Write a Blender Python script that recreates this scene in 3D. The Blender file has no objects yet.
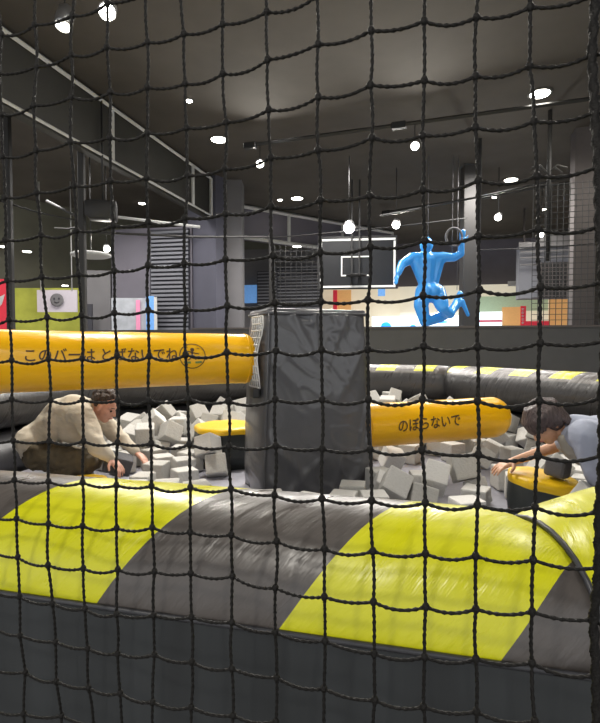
import bpy, bmesh, math, random
from mathutils import Vector, Matrix, Euler, noise
random.seed(11)
col = bpy.context.scene.collection
R = math.radians
F = 520.0; PITCH = math.atan(19.5/520.0); EYE = Vector((0, 0, 1.5))
FW = Vector((0, math.cos(PITCH), -math.sin(PITCH))); UP = Vector((0, math.sin(PITCH), math.cos(PITCH)))
def ray(px, py):
    return Vector((1, 0, 0))*((px-300)/F) + UP*(-(py-361.5)/F) + FW
def P(px, py, Y):                       # the place seen at a pixel, Y metres ahead
    d = ray(px, py); return EYE + d*(Y/d.y)
TD = Vector((math.cos(R(-14.3)), math.sin(R(-14.3)), 0))     # along the room's cross walls
ND = Vector((0.247, 0.969, 0)).normalized()                  # deeper into the room

# ------------------------------------------------------------------ materials
def mat(name, color, rough=.6, metal=0, bump=0, bscale=20, var=0, emit=None, estr=0, spec=.5, alpha=1, stretch=None, coat=0):
    m = bpy.data.materials.new(name); m.use_nodes = True
    nt = m.node_tree; b = nt.nodes['Principled BSDF']; N = nt.nodes; L = nt.links
    b.inputs['Base Color'].default_value = (*color, 1); b.inputs['Roughness'].default_value = rough
    b.inputs['Metallic'].default_value = metal; b.inputs['Specular IOR Level'].default_value = spec
    b.inputs['Coat Weight'].default_value = coat; b.inputs['Coat Roughness'].default_value = .15
    if emit: b.inputs['Emission Color'].default_value = (*emit, 1); b.inputs['Emission Strength'].default_value = estr
    if alpha < 1: b.inputs['Alpha'].default_value = alpha
    tc = N.new('ShaderNodeTexCoord'); src = tc.outputs['Object']
    if stretch:
        mp = N.new('ShaderNodeMapping'); mp.inputs['Scale'].default_value = stretch; L.new(src, mp.inputs[0]); src = mp.outputs[0]
    n = N.new('ShaderNodeTexNoise'); n.inputs['Scale'].default_value = bscale; n.inputs['Detail'].default_value = 4; L.new(src, n.inputs['Vector'])
    if var:
        rp = N.new('ShaderNodeMapRange'); rp.inputs[1].default_value = .3; rp.inputs[2].default_value = .7
        rp.inputs[3].default_value = 1-var; rp.inputs[4].default_value = 1+var; L.new(n.outputs[0], rp.inputs[0])
        mx = N.new('ShaderNodeMix'); mx.data_type = 'RGBA'; mx.blend_type = 'MULTIPLY'; mx.inputs[0].default_value = 1
        mx.inputs[6].default_value = (*color, 1); L.new(rp.outputs[0], mx.inputs[7]); L.new(mx.outputs[2], b.inputs['Base Color'])
    if bump:
        bp = N.new('ShaderNodeBump'); bp.inputs['Strength'].default_value = bump; bp.inputs['Distance'].default_value = .02
        L.new(n.outputs[0], bp.inputs['Height']); L.new(bp.outputs[0], b.inputs['Normal'])
    return m

def ring_material():
    # black vinyl with slanting lime stripes; UV.x = metres along the tube, UV.y = turns round it (0 = outer seam, .25 = top)
    m = bpy.data.materials.new('striped_vinyl'); m.use_nodes = True
    nt = m.node_tree; N = nt.nodes; L = nt.links; b = N['Principled BSDF']
    uv = N.new('ShaderNodeUVMap'); uv.uv_map = 'UVMap'
    sp = N.new('ShaderNodeSeparateXYZ'); L.new(uv.outputs[0], sp.inputs[0])
    def M(op, a, c=None, clamp=False):
        n = N.new('ShaderNodeMath'); n.operation = op; n.use_clamp = clamp
        for i, v in enumerate((a, c)):
            if v is None: continue
            if isinstance(v, (int, float)): n.inputs[i].default_value = v
            else: L.new(v, n.inputs[i])
        return n.outputs[0]
    s = M('SUBTRACT', sp.outputs[0], M('MULTIPLY', sp.outputs[1], .92))
    f = M('FRACT', M('DIVIDE', M('ADD', s, .225), .84))
    st = M('LESS_THAN', f, .5)
    st = M('MULTIPLY', st, M('LESS_THAN', sp.outputs[1], .375))
    st = M('MULTIPLY', st, M('GREATER_THAN', sp.outputs[1], -.004))
    mx = N.new('ShaderNodeMix'); mx.data_type = 'RGBA'; L.new(st, mx.inputs[0])
    mx.inputs[6].default_value = (.085, .074, .067, 1); mx.inputs[7].default_value = (.62, .61, .008, 1)
    inn = M('GREATER_THAN', sp.outputs[1], .40)  # inner side and underside darkened in the colour, in place of weaker light
    inn = M('MAXIMUM', inn, M('LESS_THAN', sp.outputs[1], -.01))
    m2 = N.new('ShaderNodeMix'); m2.data_type = 'RGBA'; L.new(inn, m2.inputs[0]); L.new(mx.outputs[2], m2.inputs[6]); m2.inputs[7].default_value = (.045, .043, .044, 1)
    L.new(m2.outputs[2], b.inputs['Base Color'])
    mp = N.new('ShaderNodeMapping'); mp.inputs['Scale'].default_value = (9, 5, 1); L.new(uv.outputs[0], mp.inputs[0])
    # slanted like the wrinkles of the sewn vinyl
    cb = N.new('ShaderNodeCombineXYZ'); L.new(s, cb.inputs[0]); L.new(sp.outputs[1], cb.inputs[1]); L.new(cb.outputs[0], mp.inputs[0])
    n1 = N.new('ShaderNodeTexNoise'); n1.inputs['Scale'].default_value = 1.2; n1.inputs['Detail'].default_value = 5; L.new(mp.outputs[0], n1.inputs['Vector'])
    bp = N.new('ShaderNodeBump'); bp.inputs['Strength'].default_value = .28; bp.inputs['Distance'].default_value = .03; L.new(n1.outputs[0], bp.inputs['Height'])
    # fine weave ribs
    mp2 = N.new('ShaderNodeMapping'); mp2.inputs['Scale'].default_value = (160, 14, 1); L.new(cb.outputs[0], mp2.inputs[0])
    n2 = N.new('ShaderNodeTexNoise'); n2.inputs['Scale'].default_value = 1; L.new(mp2.outputs[0], n2.inputs['Vector'])
    bp2 = N.new('ShaderNodeBump'); bp2.inputs['Strength'].default_value = .12; bp2.inputs['Distance'].default_value = .006
    L.new(n2.outputs[0], bp2.inputs['Height']); L.new(bp.outputs[0], bp2.inputs['Normal']); L.new(bp2.outputs[0], b.inputs['Normal'])
    rr = N.new('ShaderNodeMapRange'); rr.inputs[1].default_value = .35; rr.inputs[2].default_value = .65; rr.inputs[3].default_value = .26; rr.inputs[4].default_value = .45
    L.new(n1.outputs[0], rr.inputs[0]); L.new(rr.outputs[0], b.inputs['Roughness'])
    b.inputs['Specular IOR Level'].default_value = .6
    return m

M = dict(
    ceiling=mat('ceiling_paint', (.085, .075, .064), .9, var=.12, bscale=1.5),
    floor=mat('arcade_floor', (.30, .29, .28), .5, var=.1, bscale=2),
    wall_dark=mat('dark_wall_paint', (.042, .041, .036), .8, var=.08, bscale=2),
    wall_green=mat('olive_dark_wall', (.15, .15, .115), .85, var=.1, bscale=2),
    wall_navy=mat('blue_grey_wall', (.17, .16, .19), .8, var=.08, bscale=2),
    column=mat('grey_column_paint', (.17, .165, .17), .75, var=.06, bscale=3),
    column_shade=mat('shaded_column_paint', (.10, .10, .13), .75, var=.06, bscale=3),
    bright=mat('glowing_white_paint', (.85, .84, .8), .5, emit=(.8, .78, .72), estr=.12),  # border paint emits a little, in place of light reaching the backboard
    white=mat('white_trim', (.62, .62, .60), .5, var=.03),
    parapet=mat('parapet_paint', (.085, .083, .082), .7, var=.06, bscale=4),
    taupe=mat('taupe_column', (.115, .10, .095), .8, var=.08, bscale=5),
    beige=mat('beige_wall', (.55, .48, .36), .8, var=.06, bscale=2, emit=(.5, .43, .31), estr=.5),  # emission on walls, panels and prints from here on stands in for light on them
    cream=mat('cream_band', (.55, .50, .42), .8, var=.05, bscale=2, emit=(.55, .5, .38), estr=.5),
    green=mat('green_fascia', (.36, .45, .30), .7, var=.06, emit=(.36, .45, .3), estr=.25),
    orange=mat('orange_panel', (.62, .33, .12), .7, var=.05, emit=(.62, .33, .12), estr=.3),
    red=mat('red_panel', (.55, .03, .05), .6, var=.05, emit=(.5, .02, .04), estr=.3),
    lime=mat('lime_mural', (.38, .40, .07), .7, var=.45, bscale=1.3, emit=(.4, .42, .05), estr=.2),  # mural is no lamp; its emission replaces light falling on it
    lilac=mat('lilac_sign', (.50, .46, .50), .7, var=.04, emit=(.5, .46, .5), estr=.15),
    screen=mat('lit_screen', (.7, .8, .95), .4, emit=(.65, .85, 1), estr=1.1),
    screen_blue=mat('lit_blue_shape', (.02, .25, .8), .4, emit=(.02, .35, 1), estr=.9),
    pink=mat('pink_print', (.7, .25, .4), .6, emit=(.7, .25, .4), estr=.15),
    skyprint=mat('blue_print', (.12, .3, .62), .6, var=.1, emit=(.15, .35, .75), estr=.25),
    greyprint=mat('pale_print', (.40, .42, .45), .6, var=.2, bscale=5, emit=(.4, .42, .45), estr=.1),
    black=mat('black_metal', (.02, .02, .02), .5),
    dark=mat('dark_post_paint', (.030, .029, .028), .6),
    postgrey=mat('grey_post_paint', (.065, .062, .058), .6),
    steel=mat('brushed_steel', (.5, .5, .5), .3, metal=1),
    glass=mat('smoked_glass', (.012, .013, .015), .35, var=.1),
    cord=mat('black_net_cord', (.007, .006, .005), .6, spec=.25, bump=.3, bscale=400),
    finecord=mat('fine_net_cord', (.05, .05, .05), .7),
    whitecord=mat('white_net_cord', (.6, .6, .58), .7),
    yellow=mat('yellow_vinyl', (.90, .47, .002), .3, bump=.35, bscale=3.5, var=.05, stretch=(1, 3, 3)),
    yellow2=mat('yellow_pad_vinyl', (.88, .55, .01), .35, bump=.3, bscale=6),
    ink=mat('dark_brown_ink', (.07, .035, .012), .6),
    inkgreen=mat('green_grey_ink', (.16, .22, .05), .6),
    tower=mat('black_tower_vinyl', (.082, .082, .088), .34, bump=.6, bscale=2.6, stretch=(1, 1, .8), var=.1, coat=.3),
    lower=mat('black_tube_vinyl', (.045, .045, .05), .4, bump=.3, bscale=4),
    skirt=mat('black_skirt_cloth', (.023, .026, .028), .5, bump=.35, bscale=9, stretch=(1, 1, .12), var=.25),
    pitmat=mat('blue_grey_pit_mat', (.30, .30, .35), .7, var=.08),
    foam=mat('grey_foam', (.55, .54, .515), .9, bump=.25, bscale=60, var=.04),
    foam2=mat('warm_grey_foam', (.47, .46, .43), .9, bump=.25, bscale=60, var=.04),
    foam3=mat('pale_foam', (.62, .61, .585), .9, bump=.25, bscale=60, var=.04),
    foamd=mat('dark_grey_foam', (.10, .10, .11), .9, bump=.25, bscale=60),
    padside=mat('podium_side_vinyl', (.03, .035, .035), .45, bump=.2, bscale=8),
    skin=mat('skin', (.62, .33, .24), .5, bump=.05, bscale=40, var=.05),
    skin2=mat('warm_skin', (.60, .33, .20), .5, bump=.05, bscale=40, var=.05),
    shirt=mat('cream_cotton', (.60, .54, .44), .85, bump=.8, bscale=9, var=.06, stretch=(1, 1, 1.8)),
    trousers=mat('olive_brown_cotton', (.095, .075, .045), .85, bump=.8, bscale=10, var=.2),
    hair=mat('curly_brown_hair', (.045, .028, .02), .6, bump=1, bscale=45, var=.4),
    hair2=mat('dark_ash_brown_hair', (.075, .052, .050), .45, bump=.7, bscale=30, var=.35, stretch=(2.5, 2.5, .6)),
    shirt2=mat('pale_blue_cotton', (.40, .43, .53), .85, bump=.7, bscale=8, var=.06),
    undershirt=mat('grey_beige_tee', (.33, .30, .25), .85, bump=.4, bscale=12),
    trousers2=mat('navy_cotton', (.02, .022, .035), .8, bump=.5, bscale=10),
    eye=mat('dark_eye', (.01, .008, .006), .2), lip=mat('lip', (.45, .16, .13), .5),
    shoe=mat('grey_sock', (.12, .12, .12), .8),
    blue=mat('blue_gloss_plastic', (.05, .27, .60), .25, emit=(.02, .2, .6), estr=.22, coat=.4),  # emission lifts the blue in place of light on the figure
    teal=mat('teal_gloss_plastic', (.06, .20, .30), .35, emit=(.03, .15, .25), estr=.12),
    bulb=mat('lamp_glow', (1, 1, 1), .5, emit=(1, .96, .85), estr=14),
    bulb_dim=mat('dim_lamp_glow', (1, 1, 1), .5, emit=(1, .97, .85), estr=3),
    bulb_pink=mat('cool_lamp_glow', (1, 1, 1), .5, emit=(1, .88, .95), estr=22),
    trimring=mat('lamp_trim', (.2, .2, .18), .5),
    slat=mat('slat_paint', (.20, .205, .23), .7), slatdark=mat('slat_shadow', (.05, .05, .06), .8),
    fixture=mat('silver_lamp_housing', (.5, .5, .5), .3, metal=.8),
)
M['ring'] = ring_material()

# ------------------------------------------------------------------ mesh helpers
def link(name, bm, m, parent=None, smooth=True, loc=None):
    me = bpy.data.meshes.new(name); bm.to_mesh(me); bm.free()
    for p in me.polygons: p.use_smooth = smooth
    o = bpy.data.objects.new(name, me); col.objects.link(o); me.materials.append(M[m] if isinstance(m, str) else m)
    if parent is not None:
        o.parent = parent; o.matrix_parent_inverse = parent_matrix(parent).inverted()
    return o
def parent_matrix(p):
    m = p.matrix_basis.copy()
    while p.parent: m = p.parent.matrix_basis @ p.matrix_parent_inverse @ m; p = p.parent
    return m
def thing(name, label, cat, loc=(0, 0, 0), group=None):
    o = bpy.data.objects.new(name, None); col.objects.link(o); o.location = loc; o.empty_display_size = .1
    o['label'] = label; o['category'] = cat
    if group: o['group'] = group
    return o
def tag(o, label, cat, group=None, kind=None):
    o['label'] = label; o['category'] = cat
    if group: o['group'] = group
    if kind: o['kind'] = kind
    return o
def struct(name, bm, m, smooth=False):
    o = link(name, bm, m, None, smooth); o['kind'] = 'structure'; return o
def B(): return bmesh.new()
def frame(x, y=None):
    x = Vector(x).normalized(); up = Vector((0, 0, 1)) if abs(x.z) < .9 else Vector((1, 0, 0))
    y = up.cross(x).normalized() if y is None else Vector(y).normalized(); z = x.cross(y).normalized()
    return Matrix((x, y, z)).transposed()
def box(bm, c, dim, rot=None, bev=0, seg=1):
    if rot is None: rot = Matrix.Identity(3)
    elif isinstance(rot, (int, float)): rot = Matrix.Rotation(rot, 3, 'Z')
    r = bmesh.ops.create_cube(bm, size=1); vs = r['verts']
    for v in vs: v.co = Vector((v.co.x*dim[0], v.co.y*dim[1], v.co.z*dim[2]))
    if bev:
        es = list({e for v in vs for e in v.link_edges})
        rr = bmesh.ops.bevel(bm, geom=es, offset=bev, segments=seg, affect='EDGES', profile=.6)
        vs = list({v for f in rr['faces'] for v in f.verts} | {v for v in vs if v.is_valid})
    for v in vs: v.co = rot @ v.co + Vector(c)
    return vs
def tube(bm, pts, r, n=8, cap=True):
    pts = [Vector(p) for p in pts]; rings = []; prev = None
    for i, p in enumerate(pts):
        t = (pts[min(i+1, len(pts)-1)] - pts[max(i-1, 0)]).normalized()
        if prev is None: u = frame(t).col[1].copy()
        else: u = (prev - t*prev.dot(t)).normalized()
        prev = u; w = t.cross(u); ri = r[i] if isinstance(r, (list, tuple)) else r
        rings.append([bm.verts.new(p + (u*math.cos(k*math.tau/n) + w*math.sin(k*math.tau/n))*ri) for k in range(n)])
    for a, b in zip(rings, rings[1:]):
        for k in range(n): bm.faces.new((a[k], a[(k+1) % n], b[(k+1) % n], b[k]))
    if cap: bm.faces.new(rings[0][::-1]); bm.faces.new(rings[-1])
def lathe(bm, prof, c, axis=(0, 0, 1), n=32):
    f = frame(axis); c = Vector(c); rings = []
    for r, h in prof:
        rings.append([bm.verts.new(c + f.col[0]*h + (f.col[1]*math.cos(k*math.tau/n) + f.col[2]*math.sin(k*math.tau/n))*r) for k in range(n)])
    for a, b in zip(rings, rings[1:]):
        for k in range(n): bm.faces.new((a[k], a[(k+1) % n], b[(k+1) % n], b[k]))
    bm.faces.new(rings[0][::-1]); bm.faces.new(rings[-1])
def ball(bm, c, r, rot=None, seg=16):
    r = (r, r, r) if isinstance(r, (int, float)) else r
    rot = rot or Matrix.Identity(3); c = Vector(c); nv = max(5, seg//2+1)
    def q(th, ph): return bm.verts.new(rot @ Vector((r[0]*math.sin(th)*math.cos(ph), r[1]*math.sin(th)*math.sin(ph), r[2]*math.cos(th))) + c)
    rows = [[q(math.pi*i/nv, math.tau*k/seg) for k in range(seg)] for i in range(1, nv)]; t = q(0, 0); b = q(math.pi, 0)
    for k in range(seg):
        l = (k+1) % seg; bm.faces.new((t, rows[0][k], rows[0][l])); bm.faces.new((b, rows[-1][l], rows[-1][k]))
        for a_, b_ in zip(rows, rows[1:]): bm.faces.new((a_[k], b_[k], b_[l], a_[l]))
def cap(bm, a, ra, b, rb, seg=14, flat=None):
    """tapered capsule as a convex hull; flat=(axis, factor) squeezes it"""
    t = bmesh.new(); a = Vector(a); b = Vector(b)
    for c, r in ((a, ra), (b, rb)):
        for i in range(seg//2+1):
            th = math.pi*i/(seg//2)
            for k in range(1 if i in (0, seg//2) else seg):
                ph = math.tau*k/seg
                t.verts.new(c + Vector((math.sin(th)*math.cos(ph), math.sin(th)*math.sin(ph), math.cos(th)))*r)
    bmesh.ops.convex_hull(t, input=t.verts[:])
    bmesh.ops.delete(t, geom=[v for v in t.verts if not v.link_faces], context='VERTS')
    if flat:
        ax = Vector(flat[0]).normalized(); mid = (a+b)/2
        for v in t.verts:
            d = (v.co-mid).dot(ax); v.co -= ax*d*(1-flat[1])
    bmesh.ops.recalc_face_normals(t, faces=t.faces[:])
    idx = {v: bm.verts.new(v.co) for v in t.verts}
    for f in t.faces: bm.faces.new([idx[v] for v in f.verts])
    t.free()
def chain(bm, pts, rs, flat=None):
    for i in range(len(pts)-1): cap(bm, pts[i], rs[i], pts[i+1], rs[i+1], flat=flat)
def fuse(name, bm, m, parent, voxel=.01, smooth=3, wr=0, wf=8.0):
    """one continuous skin from overlapping solids"""
    o = link(name, bm, m, parent)
    a = o.modifiers.new('r', 'REMESH'); a.mode = 'VOXEL'; a.voxel_size = voxel; a.use_smooth_shade = True
    s = o.modifiers.new('s', 'SMOOTH'); s.iterations = smooth; s.factor = .5
    dg = bpy.context.evaluated_depsgraph_get(); me = bpy.data.meshes.new_from_object(o.evaluated_get(dg))
    o.modifiers.clear(); old = o.data; o.data = me; bpy.data.meshes.remove(old); me.name = name
    if not me.materials: me.materials.append(M[m])
    if wr:
        for v in me.vertices:
            q = v.co*wf; v.co += v.normal*(wr*(noise.noise(q) + .5*noise.noise(Vector((q.x*2.3, q.y*2.3, q.z*1.1)))))
    for p in me.polygons: p.use_smooth = True
    return o
def plane_hit(px, py, p0, n):
    d = ray(px, py); return EYE + d*((p0-EYE).dot(n)/d.dot(n))
ANCHOR = None
def slab(bm, x0, y0, x1, y1, Y, th=.05, n=None, push=0):
    """box whose front face covers a rectangle of the view, standing in a wall plane Y metres ahead (measured at its middle)"""
    n = (ND if n is None else Vector(n)).normalized(); t = Vector((n.y, -n.x, 0))
    p0 = P((x0+x1)/2 if ANCHOR is None else ANCHOR, 342, Y) + n*push
    a = plane_hit(x0, (y0+y1)/2, p0, n); b = plane_hit(x1, (y0+y1)/2, p0, n)
    c = plane_hit((x0+x1)/2, y0, p0, n); d = plane_hit((x0+x1)/2, y1, p0, n)
    w = (b-a).dot(t); h = c.z-d.z; mid = Vector(((a.x+b.x)/2, (a.y+b.y)/2, (c.z+d.z)/2)) + n*th/2
    box(bm, mid, (w, th, h), math.atan2(t.y, t.x)); return mid, w, h
def one(name, m, args, label, cat, group=None, **k):
    bm = B(); slab(bm, *args, **k); return tag(link(name, bm, m, smooth=False), label, cat, group)

# ------------------------------------------------------------------ camera, world
cam = bpy.data.cameras.new('camera'); co = bpy.data.objects.new('camera', cam); col.objects.link(co)
cam.sensor_fit = 'HORIZONTAL'; cam.sensor_width = 36; cam.lens = 36*F/600; cam.clip_start = .02; cam.clip_end = 100
co.location = EYE; co.rotation_euler = (math.pi/2 - PITCH, 0, 0); bpy.context.scene.camera = co
w = bpy.data.worlds.new('world'); bpy.context.scene.world = w; w.use_nodes = True
w.node_tree.nodes['Background'].inputs[0].default_value = (.95, .97, 1.0, 1); w.node_tree.nodes['Background'].inputs[1].default_value = .75
bpy.context.scene.view_settings.view_transform = 'Standard'; bpy.context.scene.view_settings.exposure = .75
# ================================================================== the room
H = 5.0
bm = B(); box(bm, (0, 8, -.05), (26, 26, .1)); struct('floor', bm, 'floor')
bm = B(); box(bm, (0, 8, H+.05), (26, 26, .1)); struct('ceiling', bm, 'ceiling')
def wall_run(name, a, b, z0, z1, m, th=.12):
    bm = B(); a = Vector(a); b = Vector(b); d = b-a
    box(bm, ((a.x+b.x)/2, (a.y+b.y)/2, (z0+z1)/2), (d.length, th, z1-z0), math.atan2(d.y, d.x)); return struct(name, bm, m)
WL = lambda Y: (-1.94 - (11.2-Y)*.265, Y)        # the left bulkhead line
wall_run('wall_left', WL(2.0), WL(11.2), 4.12, H, 'wall_dark')
wall_run('wall_left_far', (-12, 7.5), (-4.6, 15.2), 0, H, 'wall_green')
wall_run('wall_back', (-12, 15.2), (0, 18.9), 0, H, 'wall_green')
wall_run('wall_far', (-2.0, 20.2), (12, 16.63), 0, H, 'wall_navy')
wall_run('wall_right', (7.6, 1.5), (8.4, 17), 0, H, 'wall_dark')
# white frame of the bulkhead on the left
def bar(bm, a, b, w): tube(bm, [a, b], w, 4)
def wl(px, z):   # point on bulkhead front at a view column
    d = ray(px, 342); n = Vector((.964, -.265, 0)); p0 = Vector((*WL(8), 0)) + n*.08
    p = EYE + d*((p0-EYE).dot(n)/d.dot(n)); return Vector((p.x, p.y, z))
fr = thing('window_frame', 'long white frame edging the dark bulkhead above the left side', 'frame', tuple(wl(212, 4.15)))
for nm, a, b in (('top_rail', Vector((*WL(2.5), 4.93))+Vector((.08,-.02,0)), wl(212, 4.93)), ('bottom_rail', Vector((*WL(2.5), 4.16))+Vector((.08,-.02,0)), wl(212, 4.16))):
    bm = B(); bar(bm, a, b, .032 if nm == 'top_rail' else .022); link(nm, bm, 'white', fr, False)
for px in (115, 194, 212):
    bm = B(); bar(bm, wl(px, 4.16), wl(px, 4.93), .035); link('mullion', bm, 'white', fr, False)
# grey column, two faces; shade on the left one is painted as darker blue-grey
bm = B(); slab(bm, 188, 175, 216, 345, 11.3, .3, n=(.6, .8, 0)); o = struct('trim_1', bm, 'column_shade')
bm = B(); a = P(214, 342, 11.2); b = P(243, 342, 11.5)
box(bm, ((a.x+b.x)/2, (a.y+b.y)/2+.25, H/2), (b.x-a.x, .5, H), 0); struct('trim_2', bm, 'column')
# shuttered wall bay between the open side and the column
bm = B(); slab(bm, 112, 228, 192, 345, 11.6, .08, n=(.2, .98, 0)); struct('wall_bay', bm, 'wall_navy')
sh = thing('roller_shutter', 'grey slatted roller shutter beside the pale grey column', 'shutter', tuple(P(170, 330, 11.4)))
bm = B(); slab(bm, 150, 229, 189, 334, 11.45, .05, n=(.2, .98, 0)); link('panel', bm, 'slatdark', sh, False)
bm = B()
for i in range(24): slab(bm, 151, 231+i*4.2, 188, 233.3+i*4.2, 11.4, .03, n=(.2, .98, 0))
link('slats', bm, 'slat', sh, False)
bm = B(); bar(bm, P(118, 217, 11.3), P(200, 227, 11.0), .03); tag(link('white_rail', bm, 'white', None, False), 'thin white rail along the top of the shutter', 'rail')
# second framed bulkhead across the back
A2 = Vector((-1.48, 13.3, 0)); B2 = Vector((2.9, 16.5, 0))
wall_run('wall_bulkhead', (-1.48, 13.42), (2.9, 16.62), 4.12, H, 'wall_navy')
f2 = thing('window_frame', 'white frame edging the bulkhead right of the pale grey column', 'frame', (-1.48, 13.3, 4.15))
def l2(s, z): p = A2 + (B2-A2)*s; return Vector((p.x, p.y-.03, z))
for nm, z in (('top_rail', 4.93), ('bottom_rail', 4.16)):
    bm = B(); bar(bm, l2(0, z), l2(1, z), .05); link(nm, bm, 'white', f2, False)
for s in (0, .27, .62, 1): bm = B(); bar(bm, l2(s, 4.16), l2(s, 4.93), .045); link('mullion', bm, 'white', f2, False)

# the half wall behind the game, and what shows above it
pa = P(200, 342, 9.2); pb = P(362, 342, 8.55); pc = pb + TD*6
bm = B(); c = (pb+pc)/2; box(bm, (c.x, c.y, .86), ((pc-pb).length, .16, 1.72), R(-14.3))
c = pb - TD*2.6; box(bm, (c.x, c.y, .86), (5.2, .16, 1.72), R(-14.3)); struct('wall_half', bm, 'parapet')
bm = B(); box(bm, (*(pb+TD*1.5).xy, 1.735), (9, .2, .03), R(-14.3)); struct('trim_3', bm, 'taupe')
# right column
bm = B(); a = P(583, 342, 8.6); box(bm, (a.x+.03, a.y+.15, H/2), (.33, .33, H), R(-14.3)); struct('trim_4', bm, 'taupe')

# beyond: the lit arcade
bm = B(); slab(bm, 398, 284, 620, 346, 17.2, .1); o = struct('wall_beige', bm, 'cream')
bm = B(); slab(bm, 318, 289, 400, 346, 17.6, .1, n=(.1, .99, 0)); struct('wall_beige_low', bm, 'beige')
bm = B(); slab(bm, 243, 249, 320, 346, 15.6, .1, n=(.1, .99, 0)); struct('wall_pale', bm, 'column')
one('sign_panel', 'skyprint', (243, 285, 257, 303, 15.4), 'small blue sign on the pale wall right of the grey column', 'sign')
for i, a in enumerate(((257, 271, 276.5, 312, 15.2), (277, 265, 322, 312, 15.1))):
    t = thing('slatted_screen', ['dark slatted screen directly above the left edge of the black tower', 'dark slatted screen left of the basketball backboard'][i], 'screen', tuple(P((a[0]+a[2])/2, a[3], a[4])))
    bm = B(); slab(bm, *a[:4], a[4], .05); link('panel', bm, 'slatdark', t, False)
    bm = B(); y = a[1]+1
    while y < a[3]-1: slab(bm, a[0]+.5, y, a[2]-.5, y+1.1, a[4]-.04, .03); y += 3.2
    link('slats', bm, 'slat', t, False)
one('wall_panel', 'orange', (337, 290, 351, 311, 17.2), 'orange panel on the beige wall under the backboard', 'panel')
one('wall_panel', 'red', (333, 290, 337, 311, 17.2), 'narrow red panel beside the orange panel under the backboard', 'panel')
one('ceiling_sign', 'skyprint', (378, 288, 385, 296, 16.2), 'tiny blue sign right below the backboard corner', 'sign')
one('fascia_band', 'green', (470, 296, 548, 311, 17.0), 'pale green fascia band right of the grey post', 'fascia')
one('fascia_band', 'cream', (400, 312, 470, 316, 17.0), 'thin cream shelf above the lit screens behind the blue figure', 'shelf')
ANCHOR = 416
t = thing('video_wall', 'lit white and blue screen strip behind the blue figure', 'screen', tuple(P(420, 330, 16.7)))
bm = B(); slab(bm, 372, 316, 461, 334, 16.7, .08); link('display', bm, 'screen', t, False)
for (x, y, rx, ry) in ((386, 326, 5, 4), (413, 328, 3.2, 3.6), (436, 322, 12, 1.2)):
    bm = B(); p = P(x, y, 16.5+.0); ball(bm, p, (rx/F*16.5, .02, ry/F*16.5), Matrix.Rotation(R(-14.3), 3, 'Z'), 16); link('blue_shape', bm, 'screen_blue', t)
ANCHOR = 487
t = thing('video_wall', 'lit pale blue screen strip with a red line right of the grey post', 'screen', tuple(P(490, 330, 16.5)))
bm = B(); slab(bm, 473, 312, 502, 334, 16.5, .08); link('display', bm, 'screen', t, False)
bm = B(); slab(bm, 474, 320, 502, 322, 16.4, .03); link('red_line', bm, 'red', t, False)
ANCHOR = None
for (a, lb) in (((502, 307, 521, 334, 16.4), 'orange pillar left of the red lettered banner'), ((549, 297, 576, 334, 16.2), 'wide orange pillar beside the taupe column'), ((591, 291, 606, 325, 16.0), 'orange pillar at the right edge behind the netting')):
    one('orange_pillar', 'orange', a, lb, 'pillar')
ANCHOR = 523
t = thing('lettered_banner', 'narrow red banner with small white vertical lettering', 'banner', tuple(P(522, 330, 16.3)))
bm = B(); slab(bm, 520, 306, 525.5, 389.5, 16.3, .04); link('cloth', bm, 'red', t, False)
bm = B()
for i in range(5):
    y = 308.5+i*3.4
    slab(bm, 521.4, y, 524.2, y+.5, 16.25, .02); slab(bm, 522.5, y-.6, 523.1, y+1.8, 16.25, .02); slab(bm, 521.6, y+1.2, 524, y+1.7, 16.25, .02)
link('lettering', bm, 'white', t, False)
ANCHOR = None
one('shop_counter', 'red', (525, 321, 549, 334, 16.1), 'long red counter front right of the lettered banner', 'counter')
one('light_box', 'white', (508, 281, 518, 286, 16.9), 'small white light box on the dark wall', 'light box')
# slatted kiosk at the right
ANCHOR = 548
t = thing('slatted_kiosk', 'blue grey slatted kiosk box high up at the right with dark mesh side', 'kiosk', tuple(P(548, 300, 13.5)))
bm = B(); slab(bm, 519, 244, 577, 298, 13.6, .5); link('body', bm, 'slat', t, False)
bm = B(); slab(bm, 519, 241, 577, 246, 13.5, .1); slab(bm, 540, 233, 577, 242, 13.5, .1); link('top_board', bm, 'column', t, False)
bm = B()
for y in (250, 256, 263): slab(bm, 521, y, 577, y+1.3, 13.5, .05)
link('white_lines', bm, 'column', t, False)
bm = B(); slab(bm, 541, 262, 577, 297, 13.4, .06); link('dark_board', bm, 'black', t, False)
bm = B()
for i in range(10): slab(bm, 541+i*3.7, 262, 541.6+i*3.7, 297, 13.3, .02)
for i in range(9): slab(bm, 541, 263+i*4, 577, 263.6+i*4, 13.3, .02)
link('mesh_grid', bm, 'taupe', t, False)
for px in (524, 572):
    bm = B(); p = P(px, 246, 13.8); tube(bm, [p, Vector((p.x, p.y, H))], .03, 8); link('hanger', bm, 'taupe', t)

ANCHOR = None
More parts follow.
